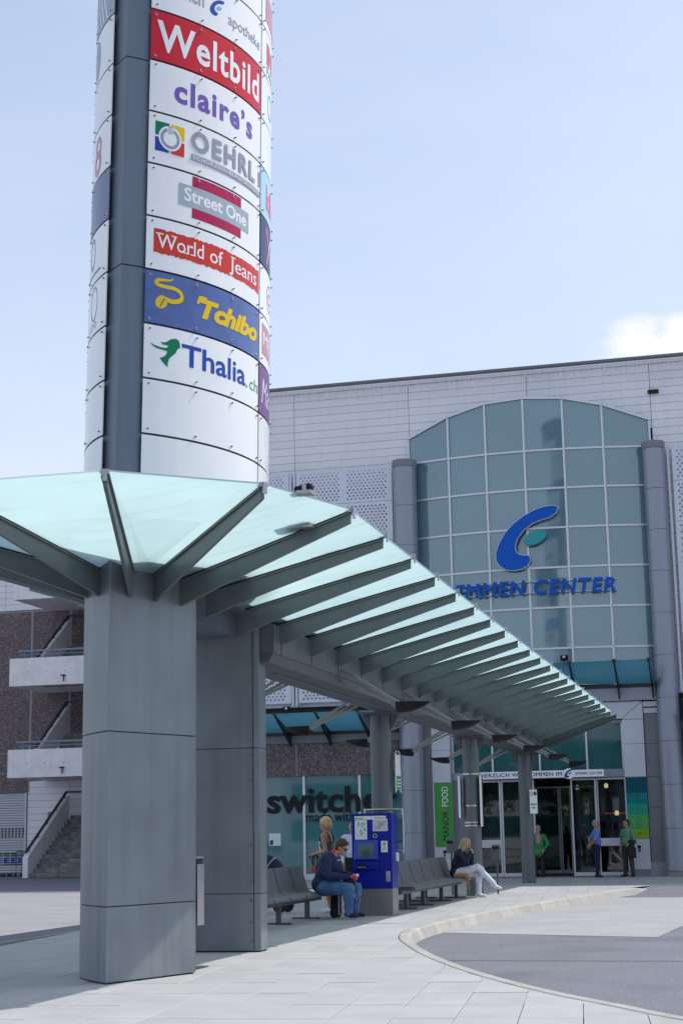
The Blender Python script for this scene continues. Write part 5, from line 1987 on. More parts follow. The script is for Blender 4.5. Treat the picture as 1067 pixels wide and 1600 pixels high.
flight_wall(58.05, 0.0, 61.8, 2.38, 0.80, 0.0)
flight_wall(58.75, 4.15, 61.7, 6.15, 0.72, None)
flight_wall(58.75, 7.75, 61.7, 9.75, 0.72, None)
for zb in (4.02, 7.63):
    for k in range(10):
        q = MB(); q.box(X0, X1, 59.0 + k * RUN, 59.0 + (k + 1) * RUN + 0.1, zb + (k - 1) * RISE, zb + (k + 1) * RISE)
        q.build('step', 'step_concrete', stair)
for x0, z0, h, yb in ((-28.73, 3.84, 1.10, 61.85), (-28.74, 7.45, 1.11, 61.85), (-28.62, 10.93, 1.15, 61.85)):
    q = MB()
    q.box(x0, -21.5, 58.5, 58.68, z0, z0 + h)
    q.box(x0, x0 + 0.18, 58.681, yb, z0, z0 + h * 0.98)
    q.box(x0 + 0.181, -21.5, 58.681, yb, z0 + 0.01, z0 + 0.17)
    q.build('landing', 'raw_concrete', stair, bevel=0.01)
    if z0 > 10: continue
    r_ = MB()
    zr = z0 + h + 0.26
    r_.box(x0 + 0.33, -21.5, 58.56, 58.64, zr, zr + 0.07)
    r_.box(x0 + 0.33, x0 + 0.40, 58.64, 61.5, zr, zr + 0.07)
    r_.box(x0 + 0.40, -21.5, 58.58, 58.61, zr - 0.13, zr - 0.10)
    for k in range(5): r_.box(x0 + 0.6 + k * 1.55, x0 + 0.63 + k * 1.55, 58.58, 58.61, z0 + h - 0.02, zr)
    r_.build('landing_rail', 'rail_blue', stair)
    for kx in (0.55, 1.3, 2.1):
        q = MB(); q.tube([(x0 + kx + 0.3, 58.497, z0 + 0.55), (x0 + kx + 0.3, 58.503, z0 + 0.55)], 0.022, 8); q.build('tie_hole', 'joint_dark', stair)
    q = MB(); q.tube([(-26.42 + 0.05, 58.46, z0 + 0.36), (-26.37, 58.46, z0 + 0.12)], 0.02, 6); q.box(-26.47, -26.30, 58.36, 58.499, z0 + 0.34, z0 + 0.38); q.build('landing_lamp', 'black_metal', stair)
q = MB(); q.box(-28.2, -27.0, 60.9, 61.1, 4.95, 5.22); q.build('inner_parapet', 'raw_concrete', stair)

# ------------------------------------------------------------------ nested shopping trolleys by the shutter


def trolley(x, y, lb):
    t = empty('shopping_trolley', (x, y, 0.0), lb, 'trolley', 'trolleys parked by the roller shutter')
    z0 = 0.0
    q = MB()
    for sy in (-1, 1):
        ys0, ys1 = y + sy * 0.25, y + sy * 0.19
        q.tube([(x - 0.45, ys1, z0 + 0.12), (x + 0.42, ys0, z0 + 0.14), (x + 0.40, ys0, z0 + 0.95), (x + 0.46, ys0, z0 + 1.0)], 0.014, 6)
        for k in range(6):
            zz = z0 + 0.48 + k * 0.085
            q.tube([(x - 0.42 + 0.0 * k, ys1, zz), (x + 0.38, ys0, zz)], 0.006, 4)
        for k in range(9):
            xx = x - 0.42 + k * 0.1
            q.tube([(xx, ys1 + (ys0 - ys1) * k / 8, z0 + 0.46), (xx, ys1 + (ys0 - ys1) * k / 8, z0 + 0.92)], 0.005, 4)
    for k in range(7):
        yy = y - 0.2 + k * 0.066
        q.tube([(x - 0.43, yy * 1.0, z0 + 0.46), (x - 0.43, yy, z0 + 0.92)], 0.005, 4)
        q.tube([(x + 0.38, yy, z0 + 0.46), (x + 0.38, yy, z0 + 0.92)], 0.005, 4)
        q.tube([(x - 0.43, yy, z0 + 0.46), (x + 0.38, yy, z0 + 0.46)], 0.005, 4)
    q.build('basket', 'cart_wire', t)
    q = MB(); q.tube([(x + 0.46, y - 0.27, z0 + 1.0), (x + 0.46, y + 0.27, z0 + 1.0)], 0.022, 8); q.box(x - 0.46, x - 0.42, y - 0.22, y + 0.22, z0 + 0.88, z0 + 0.95)
    q.box(x - 0.42, x + 0.4, y - 0.262, y - 0.25, z0 + 0.93, z0 + 0.955)
    q.build('handle', 'plastic_green', t)
    q = MB(); q.box(x - 0.12, x + 0.05, y - 0.275, y - 0.264, z0 + 0.55, z0 + 0.74); q.build('advert_plate', 'ink_blue', t)
    for sx, sy in ((-0.43, 0.19), (-0.43, -0.19), (0.4, 0.25), (0.4, -0.25)):
        q = MB(); q.tube([(x + sx, y + sy - 0.015, z0 + 0.06), (x + sx, y + sy + 0.015, z0 + 0.06)], 0.06, 10); q.build('wheel', 'black_metal', t)


for i, lb in enumerate(('first green handled trolley beside the foot of the outside stairs', 'second green handled trolley from the outside stairs', 'third green handled trolley from the outside stairs')):
    trolley(-28.75 - 0.32 * i, 60.2 + 0.02 * i, lb)
# ================================================================== TICKET MACHINE
tm = empty('ticket_machine', (-6.73, 28.4, 0), 'blue ticket machine with maps and a small screen on a steel base', 'ticket machine')
mx0, mx1, my0, my1 = -7.10, -6.375, 28.15, 28.62
q = MB(); q.box(mx0 + 0.03, mx1 - 0.005, my0 + 0.02, my1, 0, 0.468); q.build('base', 'base_steel', tm, bevel=0.004)
q = MB(); q.box(mx0, mx1, my0, my1, 0.47, 1.745); q.plate([(my0, 1.746), (my0, 1.775), (my1, 1.75), (my1, 1.746)], mx0, mx1, 'x')
q.build('cabinet', 'machine_blue', tm, bevel=0.006)
MWD, MHT = mx1 - mx0, 1.775 - 0.47


def mface(cx, cy):     # crop pixels of the photographed front -> (x, z)
    return mx0 + (cx - 55) / 625.0 * MWD, 1.775 - (cy - 140) / 1075.0 * MHT


def mbox(name, x0, y0, x1, y1, out, m, parent=tm, base=0.0, bev=0):
    a, b = mface(x0, y1), mface(x1, y0)
    q = MB(); q.box(a[0], b[0], my0 - out, my0 - 0.0005 - base, a[1], b[1])
    return q.build(name, m, parent, bevel=bev)


hd = mbox('header_strip', 105, 178, 597, 231, 0.004, 'paper')
pr = Print(); f_ = flat(0, my0 - 0.004, 0)
a = mface(120, 220)
pr.put(rect2d(a[0], a[1], a[0] + 0.02, a[1] + 0.022), 'ink_black').put(text2d('Zonenplan', a[0] + 0.03, a[1] + 0.001, 0.02, 0.105, bold=0.02), 'ink_black')
a = mface(430, 216)
pr.put(text2d('Passepartout', a[0], a[1], 0.022, 0.175, bold=0.02), 'ink_jeans')
pr.build('lettering', hd, f_, lift=0.002)
for nm, (x0, y0, x1, y1), tn in (('zone_map', (108, 237, 298, 515), 1), ('line_map', (390, 224, 622, 398), 2)):
    o = mbox(nm, x0, y0, x1, y1, 0.005 if tn == 1 else 0.006, 'paper')
    pr = Print(); f_ = flat(0, my0 - 0.006, 0)
    rm = random.Random(tn)
    a, b = mface(x0 + 10, y1 - 12), mface(x1 - 10, y0 + 12)
    if tn == 1:
        for k in range(26):
            u_, v_ = a[0] + (b[0] - a[0]) * rm.uniform(0.15, 0.9), a[1] + (b[1] - a[1]) * rm.uniform(0.2, 0.9)
            pr.put(ellipse2d(u_, v_, rm.uniform(0.008, 0.02), rm.uniform(0.008, 0.022), 7, rm.uniform(0, 3)), rm.choice(('map_tint', 'ink_ltblue', 'ink_greyblue', 'band_mint')))
    else:
        pr.put(rect2d(a[0], a[1], b[0], b[1]), 'map_tint2')
        for k in range(14):
            u_, v_ = a[0] + (b[0] - a[0]) * rm.uniform(0.1, 0.9), a[1] + (b[1] - a[1]) * rm.uniform(0.1, 0.9)
            w_, h_ = a[0] + (b[0] - a[0]) * rm.uniform(0.1, 0.9), a[1] + (b[1] - a[1]) * rm.uniform(0.1, 0.9)
            pr.put(stroke2d([(u_, v_), ((u_ + w_) / 2 + 0.01, (v_ + h_) / 2), (w_, h_)], 0.0035), rm.choice(('ink_rose', 'ink_grey', 'ink_cyan', 'ink_yellow')))
    pr.build('drawing', o, f_, lift=0.002)
c = mface(427, 465)
q = MB(); q.tube([(c[0], my0 - 0.001, c[1]), (c[0], my0 - 0.02, c[1])], 0.040, 18); lk = q.build('lock_ring', 'steel', tm, smooth=40)
q = MB(); q.tube([(c[0], my0 - 0.0205, c[1]), (c[0], my0 - 0.026, c[1])], 0.024, 16); q.build('lock_hole', 'black_metal', lk)
a, b = mface(95, 815), mface(470, 530)
q = MB(); q.plate([(my0 - 0.0005, a[1]), (my0 - 0.075, a[1] + 0.02), (my0 - 0.03, b[1]), (my0 - 0.0005, b[1] + 0.01)], a[0], b[0], 'x')
bz = q.build('screen_bezel', 'machine_blue_light', tm, bevel=0.004)
a, b = mface(160, 768), mface(405, 572)
q = MB(); q.hexa([(a[0], my0 - 0.072, a[1]), (b[0], my0 - 0.072, a[1]), (b[0], my0 - 0.02, a[1]), (a[0], my0 - 0.02, a[1]),
                  (a[0], my0 - 0.042, b[1]), (b[0], my0 - 0.042, b[1]), (b[0], my0 - 0.01, b[1]), (a[0], my0 - 0.01, b[1])]); q.build('screen', 'screen', bz)
tray = mbox('issue_tray', 90, 822, 465, 945, 0.07, 'machine_blue', bev=0.006)
a, b = mface(152, 918), mface(282, 868)
q = MB(); q.box(a[0], b[0], my0 - 0.074, my0 - 0.0705, a[1] + 0.018, b[1]); q.build('slot', 'black_metal', tray)
q = MB(); q.box(a[0], b[0], my0 - 0.082, my0 - 0.0705, a[1], a[1] + 0.017); q.build('slot_lip', 'steel', tray)
kp = mbox('card_keypad', 515, 540, 615, 702, 0.02, 'paper', bev=0.003)
a, b = mface(550, 610), mface(592, 560)
q = MB(); q.box(a[0], b[0], my0 - 0.0225, my0 - 0.0205, a[1], b[1]); q.build('display', 'ink_grey', kp)
for i in range(3):
    for j in range(3):
        a = mface(542 + i * 20, 640 + j * 17)
        q = MB(); q.box(a[0], a[0] + 0.013, my0 - 0.024, my0 - 0.0205, a[1], a[1] + 0.011); q.build('key', 'ink_grey', kp)
cp = mbox('coin_plate', 582, 972, 648, 1118, 0.008, 'steel', bev=0.002)
a, b = mface(605, 1085), mface(630, 1005)
q = MB(); q.box(a[0], b[0], my0 - 0.011, my0 - 0.0085, a[1], b[1]); q.build('slot', 'ink_grey', cp)
mbox('receipt_slot', 140, 1126, 205, 1142, 0.006, 'steel')
q = MB(); q.box(mx1 + 0.0005, mx1 + 0.03, my0 + 0.30, my0 + 0.42, 0.93, 1.08); q.build('side_socket', 'paper', tm)

# ================================================================== tube frame, stop sign, small signs
tf = empty('tube_rack', (-6.62, 28.7, 1.1), 'empty bright steel tube frame standing out beside the post behind the ticket machine', 'tube rack')
q = MB()
loop = catmull([(-6.98, 1.12), (-6.98, 1.78), (-6.93, 1.84), (-6.33, 1.84), (-6.285, 1.79), (-6.285, 1.15), (-6.33, 1.10), (-6.62, 1.10)], 4)
q.tube([(x, 28.69, z) for x, z in loop], 0.019, 8)
q.build('tube', 'steel', tf, smooth=50)
for z in (1.27, 1.62):
    q = MB(); q.box(-6.6, -6.30, 28.68, 28.70, z - 0.025, z + 0.025); q.build('cross_bar', 'post_paint', tf)
ss = empty('stop_sign', (-6.45, 29.0, 2.2), 'narrow white and green stop board hung on the post above the ticket machine', 'sign')
q = MB(); q.box(-6.446, -6.43, 28.90, 29.26, 2.20, 2.84); q.build('board', 'sign_white', ss)
q = MB(); q.box(-6.429, -6.425, 28.91, 29.25, 2.21, 2.45); q.build('line_panel', 'food_green', ss)
q = MB(); q.tube([(-6.438, 28.88, 2.15), (-6.438, 28.88, 2.86), (-6.438, 28.95, 2.90), (-6.438, 29.2, 2.90), (-6.438, 29.28, 2.86), (-6.438, 29.28, 2.15)], 0.015, 8); q.build('rim', 'steel', ss, smooth=50)
for k in range(3):
    q = MB(); q.box(-6.4249, -6.4235, 28.94, 29.22, 2.25 + k * 0.06, 2.275 + k * 0.06); q.build('line_strip', 'sign_white', ss)
tx = empty('taxi_sign', (-6.1, 45.35, 1.9), 'small white sign with a red ring and a blue disc on the far canopy post', 'sign')
q = MB(); q.box(-6.27, -6.06, 45.28, 45.30, 1.90, 2.56); bd = q.build('board', 'sign_white', tx, bevel=0.003)
pr = Print()
pr.put(ellipse2d(0.055, 0.55, 0.042, 0.058, 16), 'ink_red').put(ellipse2d(0.055, 0.55, 0.026, 0.04, 16), 'sign_white').put(ellipse2d(0.155, 0.55, 0.042, 0.058, 16), 'ink_blue')
pr.put(text2d('Ausgen.', 0.02, 0.24, 0.05, 0.17, bold=0.02), 'ink_black').put(text2d('Taxi', 0.05, 0.14, 0.05, 0.1, bold=0.02), 'ink_black')
pr.build('print', bd, flat(-6.27, 45.28, 1.90), lift=0.003, step=0.0012)
q = MB(); q.box(-6.2, -6.12, 45.301, 45.44, 2.05, 2.10); q.box(-6.2, -6.12, 45.301, 45.44, 2.35, 2.40); q.build('clip', 'steel', tx)
for (x, y, za, zb), lb in (((-6.715, 36.82, 1.75, 2.68), 'left narrow timetable board strapped to the banded post'), ((-6.215, 36.82, 1.55, 2.68), 'right narrow timetable board strapped to the banded post')):
    tb = empty('timetable_board', (x, y, za), lb, 'sign', 'timetable boards on the banded post')
    q = MB(); q.box(x - 0.02, x + 0.02, y, y + 0.18, za, zb); q.build('case', 'black_metal', tb)
    q = MB(); q.box(x - 0.026, x + 0.026, y - 0.02, y - 0.0005, za - 0.01, zb + 0.01); q.build('edge', 'sign_white', tb)
    q = MB(); q.box(x + 0.021 if x < -6.455 else -6.29, -6.62 if x < -6.455 else x - 0.021, 36.98, 37.02, za + 0.3, za + 0.34); q.build('strap', 'steel', tb)
for (x, y, z0), lb in (((-7.05, 37.3, 0.95), 'small grey litter box on the left of the banded post'), ((-6.02, 37.5, 0.80), 'small pale litter box on the right of the banded post')):
    lb_ = empty('litter_box', (x, y, z0), lb, 'bin')
    q = MB(); q.box(x - 0.09, x + 0.09, y - 0.08, y + 0.08, z0, z0 + 0.32); q.build('body', 'post_paint', lb_, bevel=0.01)
    q = MB(); q.box(x - 0.07, x + 0.07, y - 0.085, y - 0.0805, z0 + 0.22, z0 + 0.28); q.build('opening', 'black_metal', lb_)
    q = MB(); q.box(x - 0.02, x + 0.02, y + 0.0805, y + 0.11, z0 - (0.8 if x > -6.2 else 0.95), z0 + 0.3); q.build('stand', 'post_paint', lb_)

# lit-free info case between the two tower pillars, and the floor plate
ic = empty('display_case', (-6.6, 18.2, 0.4), 'black display case with a steel rim and worn edge between the two pillars', 'display case')
q = MB(); q.box(-6.95, -6.425, 18.05, 18.25, 0.42, 1.16); q.build('case', 'black_metal', ic)
q = MB(); q.box(-6.42, -6.405, 18.04, 18.26, 0.40, 1.10); q.box(-6.97, -6.405, 18.03, 18.26, 1.162, 1.185); q.build('rim', 'steel', ic, bevel=0.003)
q = MB(); q.box(-6.60, -6.455, 18.02, 18.049, 0.42, 1.10); q.build('front_strip', 'paper', ic)
rj = random.Random(8)
q = MB()
for k in range(9): q.box(-6.50 - rj.uniform(0, 0.05), -6.462, 18.012, 18.0195, 0.45 + k * 0.062, 0.45 + k * 0.062 + rj.uniform(0.015, 0.045))
q.build('stickers', 'black_metal', ic)['kind'] = 'stuff'
q = MB(); q.box(-6.93, -6.85, 18.1, 18.2, 0.0, 0.419); q.build('stand', 'black_metal', ic)
fp = MB(); fp.box(-6.4, -6.03, 16.95, 17.35, 0.002, 0.012)
tag(fp.build('floor_plate', 'asphalt_dark', None, bevel=0.004), 'dark metal floor plate on the slabs between the two pillars', 'plate')


# ================================================================== BENCHES
def seat_profile():
    top = [(-0.165, 0.88), (-0.15, 0.86), (-0.045, 0.50), (-0.01, 0.455), (0.05, 0.435), (0.32, 0.44), (0.40, 0.432), (0.435, 0.405), (0.43, 0.375)]
    bot = [(0.41, 0.375), (0.412, 0.40), (0.385, 0.414), (0.32, 0.422), (0.05, 0.417), (-0.02, 0.435), (-0.062, 0.49), (-0.168, 0.85), (-0.18, 0.865)]
    return top + bot


def bench(name, x, ys, lb, sides, legs):
    b = empty(name, (x, ys[0], 0), lb, 'bench', 'metal benches along the bus stop')
    for sg in sides:
        for a, c in zip(ys, ys[1:]):
            q = MB(); q.plate([(x + sg * p, z) for p, z in seat_profile()], a + 0.028, c - 0.028, 'y')
            q.build('seat', 'bench_mesh', b, smooth=50)
        for yy in ys:
            q = MB()
            q.plate([(x + sg * p, z) for p, z in ((-0.05, 0.36), (0.40, 0.365), (0.425, 0.40), (0.36, 0.415), (0.03, 0.41), (-0.03, 0.43), (-0.07, 0.49), (-0.18, 0.86), (-0.20, 0.86), (-0.10, 0.48))], yy - 0.02, yy + 0.02, 'y')
            q.build('seat_bracket', 'bench_frame', b)
    xm = x if len(sides) == 1 else x - 0.2
    q = MB(); q.box(xm + 0.10, xm + 0.19, ys[0] - 0.05, ys[-1] + 0.05, 0.29, 0.36); q.build('beam', 'bench_frame', b)
    for yy in legs:
        q = MB(); q.box(xm + 0.11, xm + 0.18, yy - 0.045, yy + 0.045, 0.03, 0.29); q.build('leg', 'bench_frame', b)
        q = MB(); q.box(xm - 0.12, xm + 0.36, yy - 0.035, yy + 0.035, 0.0, 0.03); q.build('foot', 'bench_frame', b)
    return b


bench('bench', -7.82, [21.55, 22.47, 23.39, 24.34, 25.26, 26.19, 27.11, 27.95], 'grey mesh bench where the woman in jeans sits', (1,), [22.2, 24.0, 25.5, 27.2])
b2 = bench('bench', -6.80, [30.0, 31.07, 32.14, 33.2, 34.27, 35.35, 36.15], 'back to back grey mesh bench where the woman in white trousers sits', (1,), [30.5, 32.1, 34.0, 35.7])
x = -7.20
for a, c in zip([30.0, 31.07, 32.14, 33.2, 34.27, 35.35], [31.07, 32.14, 33.2, 34.27, 35.35, 36.15]):
    q = MB(); q.plate([(x - p, z) for p, z in seat_profile()], a + 0.028, c - 0.028, 'y'); q.build('seat', 'bench_mesh', b2, smooth=50)
for yy in (30.5, 32.1, 34.0, 35.7):
    q = MB(); q.box(x - 0.18, x - 0.11, yy - 0.045, yy + 0.045, 0.03, 0.38); q.build('leg', 'bench_frame', b2)
    q = MB(); q.box(x - 0.36, x + 0.10, yy - 0.035, yy + 0.035, 0.0, 0.03); q.build('foot', 'bench_frame', b2)
q = MB(); q.box(x - 0.19, x - 0.10, 29.95, 36.2, 0.29, 0.38); q.build('beam', 'bench_frame', b2)
# ================================================================== PEOPLE
def surface_nets(F, origin, h):
    """naive surface nets on a scalar grid (negative inside) -> verts, quads"""
    ins = F < 0
    nx, ny, nz = F.shape
    corners = [(i, j, k) for i in (0, 1) for j in (0, 1) for k in (0, 1)]
    cnt = np.zeros((nx - 1, ny - 1, nz - 1), np.int8)
    for i, j, k in corners: cnt += ins[i:nx - 1 + i, j:ny - 1 + j, k:nz - 1 + k]
    act = (cnt > 0) & (cnt < 8)
    idx = -np.ones(act.shape, np.int64)
    ci = np.argwhere(act)
    idx[act] = np.arange(len(ci))
    acc_ = np.zeros((len(ci), 3)); num = np.zeros(len(ci))
    for a in corners:
        for ax in range(3):
            if a[ax]: continue
            b = list(a); b[ax] = 1
            fa = F[ci[:, 0] + a[0], ci[:, 1] + a[1], ci[:, 2] + a[2]]
            fb = F[ci[:, 0] + b[0], ci[:, 1] + b[1], ci[:, 2] + b[2]]
            cr = (fa < 0) != (fb < 0)
            t = np.where(cr, fa / np.where(cr, fa - fb, 1), 0)
            pt = np.array(a, float)[None, :].repeat(len(ci), 0)
            pt[:, ax] += t
            acc_ += pt * cr[:, None]; num += cr
    V = (ci + acc_ / num[:, None]) * h + origin
    quads = []
    for ax in range(3):
        o = [(1, 2), (2, 0), (0, 1)][ax]
        sl0 = [slice(1, -1)] * 3; sl1 = [slice(1, -1)] * 3
        sl0[ax] = slice(0, -1); sl1[ax] = slice(1, None)
        A, B = ins[tuple(sl0)], ins[tuple(sl1)]
        e = np.argwhere(A != B)
        if not len(e): continue
        flip = A[tuple(e.T)]
        base = e.copy()
        for d in range(3):
            if d != ax: base[:, d] += 1
        def cell(du, dv):
            c = base.copy(); c[:, o[0]] += du; c[:, o[1]] += dv
            return idx[c[:, 0], c[:, 1], c[:, 2]]
        q = np.stack([cell(-1, -1), cell(0, -1), cell(0, 0), cell(-1, 0)], 1)
        q[~flip] = q[~flip][:, ::-1]
        quads.append(q)
    return V, np.concatenate(quads)


class Body:
    """smooth union of round cones and ellipsoids, each with its own cloth or skin; local frame: +x forward, +y left, +z up"""

    def __init__(s, h=0.009):
        s.h, s.p = h, []

    def cone(s, a, b, ra, rb, m, k=0.03):
        s.p.append(('c', np.array(a, float), np.array(b, float), ra, rb, m, k)); return s

    def ell(s, c, r, m, k=0.03, rot=None):
        Rm = np.eye(3) if rot is None else np.array(Matrix.Rotation(rot[1], 3, rot[0]))
        s.p.append(('e', np.array(c, float), np.array(r, float), Rm, None, m, k)); return s

    def build(s, name, parent):
        h = s.h
        lo, hi = np.full(3, 1e9), np.full(3, -1e9)
        for q in s.p:
            if q[0] == 'c':
                r = max(q[3], q[4]); l, u_ = np.minimum(q[1], q[2]) - r, np.maximum(q[1], q[2]) + r
            else:
                r = max(q[2]); l, u_ = q[1] - r, q[1] + r
            lo, hi = np.minimum(lo, l), np.maximum(hi, u_)
        lo -= 4 * h; hi += 4 * h
        n = np.ceil((hi - lo) / h).astype(int) + 1
        F = np.full(n, 0.15, np.float32); best = np.full(n, 9.0, np.float32); mid = np.zeros(n, np.int16)
        mats = []
        for q in s.p:
            m, k = q[5], q[6]
            if m not in mats: mats.append(m)
            if q[0] == 'c':
                r = max(q[3], q[4]); l, u_ = np.minimum(q[1], q[2]) - r, np.maximum(q[1], q[2]) + r
            else:
                r = max(q[2]); l, u_ = q[1] - r, q[1] + r
            mg = k + 3 * h
            a = np.maximum(np.floor((l - mg - lo) / h).astype(int), 0); b = np.minimum(np.ceil((u_ + mg - lo) / h).astype(int) + 1, n)
            xs = [lo[i] + h * np.arange(a[i], b[i]) for i in range(3)]
            P = np.stack(np.meshgrid(*xs, indexing='ij'), -1).astype(np.float32)
            if q[0] == 'c':
                ba = q[2] - q[1]; pa = P - q[1]
                t = np.clip((pa @ ba) / max(1e-9, ba @ ba), 0, 1)
                d = np.linalg.norm(pa - t[..., None] * ba, axis=-1) - (q[3] + (q[4] - q[3]) * t)
            else:
                L = (P - q[1]) @ q[3]
                k0 = np.linalg.norm(L / q[2], axis=-1); k1 = np.linalg.norm(L / (q[2] ** 2), axis=-1)
                d = k0 * (k0 - 1) / np.maximum(k1, 1e-6)
            sl = tuple(slice(a[i], b[i]) for i in range(3))
            f_ = F[sl]
            hh = np.clip(0.5 + 0.5 * (f_ - d) / k, 0, 1)
            F[sl] = f_ * (1 - hh) + d * hh - k * hh * (1 - hh)
            up = d < best[sl]
            best[sl] = np.where(up, d, best[sl]); mid[sl] = np.where(up, mats.index(m), mid[sl])
        V, Q = surface_nets(F, lo, h)
        ii = np.clip(np.round((V[Q].mean(1) - lo) / h).astype(int), 0, n - 1)
        fm = mid[ii[:, 0], ii[:, 1], ii[:, 2]]
        me = bpy.data.meshes.new(name)
        me.from_pydata(V.tolist(), [], Q.tolist())
        for m in mats: me.materials.append(MAT[m])
        me.polygons.foreach_set('material_index', fm.astype(np.int32))
        me.polygons.foreach_set('use_smooth', [True] * len(Q))
        me.update()
        o = bpy.data.objects.new(name, me); COL.objects.link(o); o.parent = parent
        ORG[o.name] = Vector()
        return o


V3 = lambda *a: np.array(a, float)


def rotz(v, a):
    c, s = math.cos(a), math.sin(a)
    return V3(c * v[0] - s * v[1], s * v[0] + c * v[1], v[2])


def head(B, c, yaw_=0.0, tilt=0.0, skin='skin', hair='hair_brown', style='short', s=1.0, face_hair=None, brow=True):
    """head centred at c, turned by yaw_ and tipped forward by tilt; eyes sit at half the head height"""
    Rm = Matrix.Rotation(yaw_, 3, 'Z') @ Matrix.Rotation(tilt, 3, 'Y')
    L = lambda x, y, z: V3(*c) + np.array(Rm @ Vector((x * s, y * s, z * s)))
    def e(p, r, m, k=0.02):
        B.p.append(('e', L(*p), np.array(r) * s, np.array(Rm), None, m, k))
    e((0.0, 0, 0.025), (0.093, 0.074, 0.092), skin, 0.02)
    e((0.022, 0, -0.045), (0.068, 0.058, 0.070), skin, 0.03)
    B.cone(L(0.055, 0, -0.098), L(0.075, 0, -0.092), 0.024 * s, 0.020 * s, skin, 0.02)      # chin
    B.cone(L(0.088, 0, 0.012), L(0.108, 0, -0.030), 0.009 * s, 0.016 * s, skin, 0.012)       # nose
    B.cone(L(0.084, -0.03, 0.028), L(0.084, 0.03, 0.028), 0.012 * s, 0.012 * s, skin, 0.015)  # brow ridge
    for sy in (-1, 1):
        e((0.002, sy * 0.074, -0.012), (0.020, 0.010, 0.032), skin, 0.006)                    # ear
        e((0.082, sy * 0.030, 0.006), (0.012, 0.014, 0.008), 'ink_black', 0.003)              # eye
    e((0.086, 0, -0.062), (0.012, 0.024, 0.007), 'pink_cloth', 0.003)                         # mouth
    if style in ('short', 'bob', 'long', 'bun', 'thin'):
        t = {'thin': 0.003, 'short': 0.012, 'bob': 0.016, 'long': 0.016, 'bun': 0.014}[style]
        e((-0.020, 0, 0.045), (0.092 + t, 0.074 + t, 0.082 + t), hair, 0.008)
        e((-0.040, 0, 0.000), (0.070 + t, 0.068 + t, 0.080 + t), hair, 0.010)
    if style == 'short':
        e((0.035, 0, 0.098), (0.058, 0.062, 0.030), hair, 0.012)
    if style == 'bob':
        for sy in (-1, 1): B.cone(L(-0.02, sy * 0.078, 0.03), L(-0.01, sy * 0.078, -0.09), 0.03 * s, 0.028 * s, hair, 0.02)
        B.cone(L(-0.07, 0, 0.0), L(-0.06, 0, -0.10), 0.06 * s, 0.05 * s, hair, 0.03)
        e((0.04, 0, 0.095), (0.06, 0.066, 0.03), hair, 0.015)
    if style == 'long':
        for sy in (-1, 1):
            B.cone(L(0.0, sy * 0.080, 0.03), L(-0.005, sy * 0.086, -0.12), 0.032 * s, 0.034 * s, hair, 0.02)
            B.cone(L(-0.005, sy * 0.086, -0.12), L(-0.03, sy * 0.085, -0.20), 0.034 * s, 0.018 * s, hair, 0.02)
        B.cone(L(-0.07, 0, 0.02), L(-0.085, 0, -0.19), 0.065 * s, 0.05 * s, hair, 0.03)
    if style == 'bun':
        B.cone(L(-0.09, 0, -0.03), L(-0.105, 0, -0.085), 0.045 * s, 0.022 * s, hair, 0.02)
        e((0.03, 0, 0.09), (0.06, 0.062, 0.03), hair, 0.015)
    if face_hair:
        e((0.086, 0, -0.050), (0.014, 0.03, 0.009), face_hair, 0.004)
    return L


def hand(B, w, d, up, m, curl=0.6, s=1.0):
    """wrist w, pointing d, back of the hand towards up: palm, four unequal curled fingers and a side thumb"""
    d = d / np.linalg.norm(d); up = up - d * (up @ d); up = up / np.linalg.norm(up); sd = np.cross(d, up)
    B.cone(w, w + d * 0.045 * s, 0.027 * s, 0.026 * s, m, 0.015)
    B.cone(w + d * 0.05 * s - sd * 0.018 * s, w + d * 0.05 * s + sd * 0.018 * s, 0.020 * s, 0.020 * s, m, 0.015)
    for i, ln in enumerate((0.072, 0.082, 0.076, 0.060)):
        o = w + d * 0.075 * s + sd * (0.030 - 0.020 * i) * s
        p1 = o + (d * math.cos(curl) - up * math.sin(curl)) * ln * 0.5 * s
        p2 = p1 + (d * math.cos(2 * curl) - up * math.sin(2 * curl)) * ln * 0.5 * s
        B.cone(o, p1, 0.0095 * s, 0.009 * s, m, 0.006); B.cone(p1, p2, 0.009 * s, 0.0075 * s, m, 0.006)
    o = w + d * 0.022 * s + sd * 0.024 * s
    p1 = o + (d * 0.6 + sd * 0.7 - up * 0.3) * 0.038 * s
    B.cone(o, p1, 0.012 * s, 0.0105 * s, m, 0.01); B.cone(p1, p1 + (d * 0.9 - up * 0.35) * 0.03 * s, 0.010 * s, 0.008 * s, m, 0.006)


def arm(B, sh, el, wr, top, low, skin, r=(0.056, 0.046, 0.032), sleeve=0.5, curl=0.6, up=None, s=1.0):
    """upper arm and forearm; 'top' cloth down to the fraction sleeve of the whole arm (0.5 = elbow), skin after it"""
    sh, el, wr = V3(*sh), V3(*el), V3(*wr)
    if sleeve >= 1:
        B.cone(sh, el, r[0], r[1] + 0.004, top, 0.03); B.cone(el, wr, r[1] + 0.004, r[2] + 0.009, top, 0.02)
    elif sleeve >= 0.2:
        m_ = sh + (el - sh) * min(1, sleeve * 2)
        B.cone(sh, m_, r[0] + 0.006, r[1] + 0.012, top, 0.03)
        B.cone(sh, el, r[0] - 0.008, r[1], skin, 0.012); B.cone(el, wr, r[1], r[2], skin, 0.02)
    else:
        B.cone(sh, el, r[0], r[1], skin, 0.03); B.cone(el, wr, r[1], r[2], skin, 0.02)
    d = wr - el
    hand(B, wr, d, V3(0, 0, 1) if up is None else V3(*up), skin, curl, s)


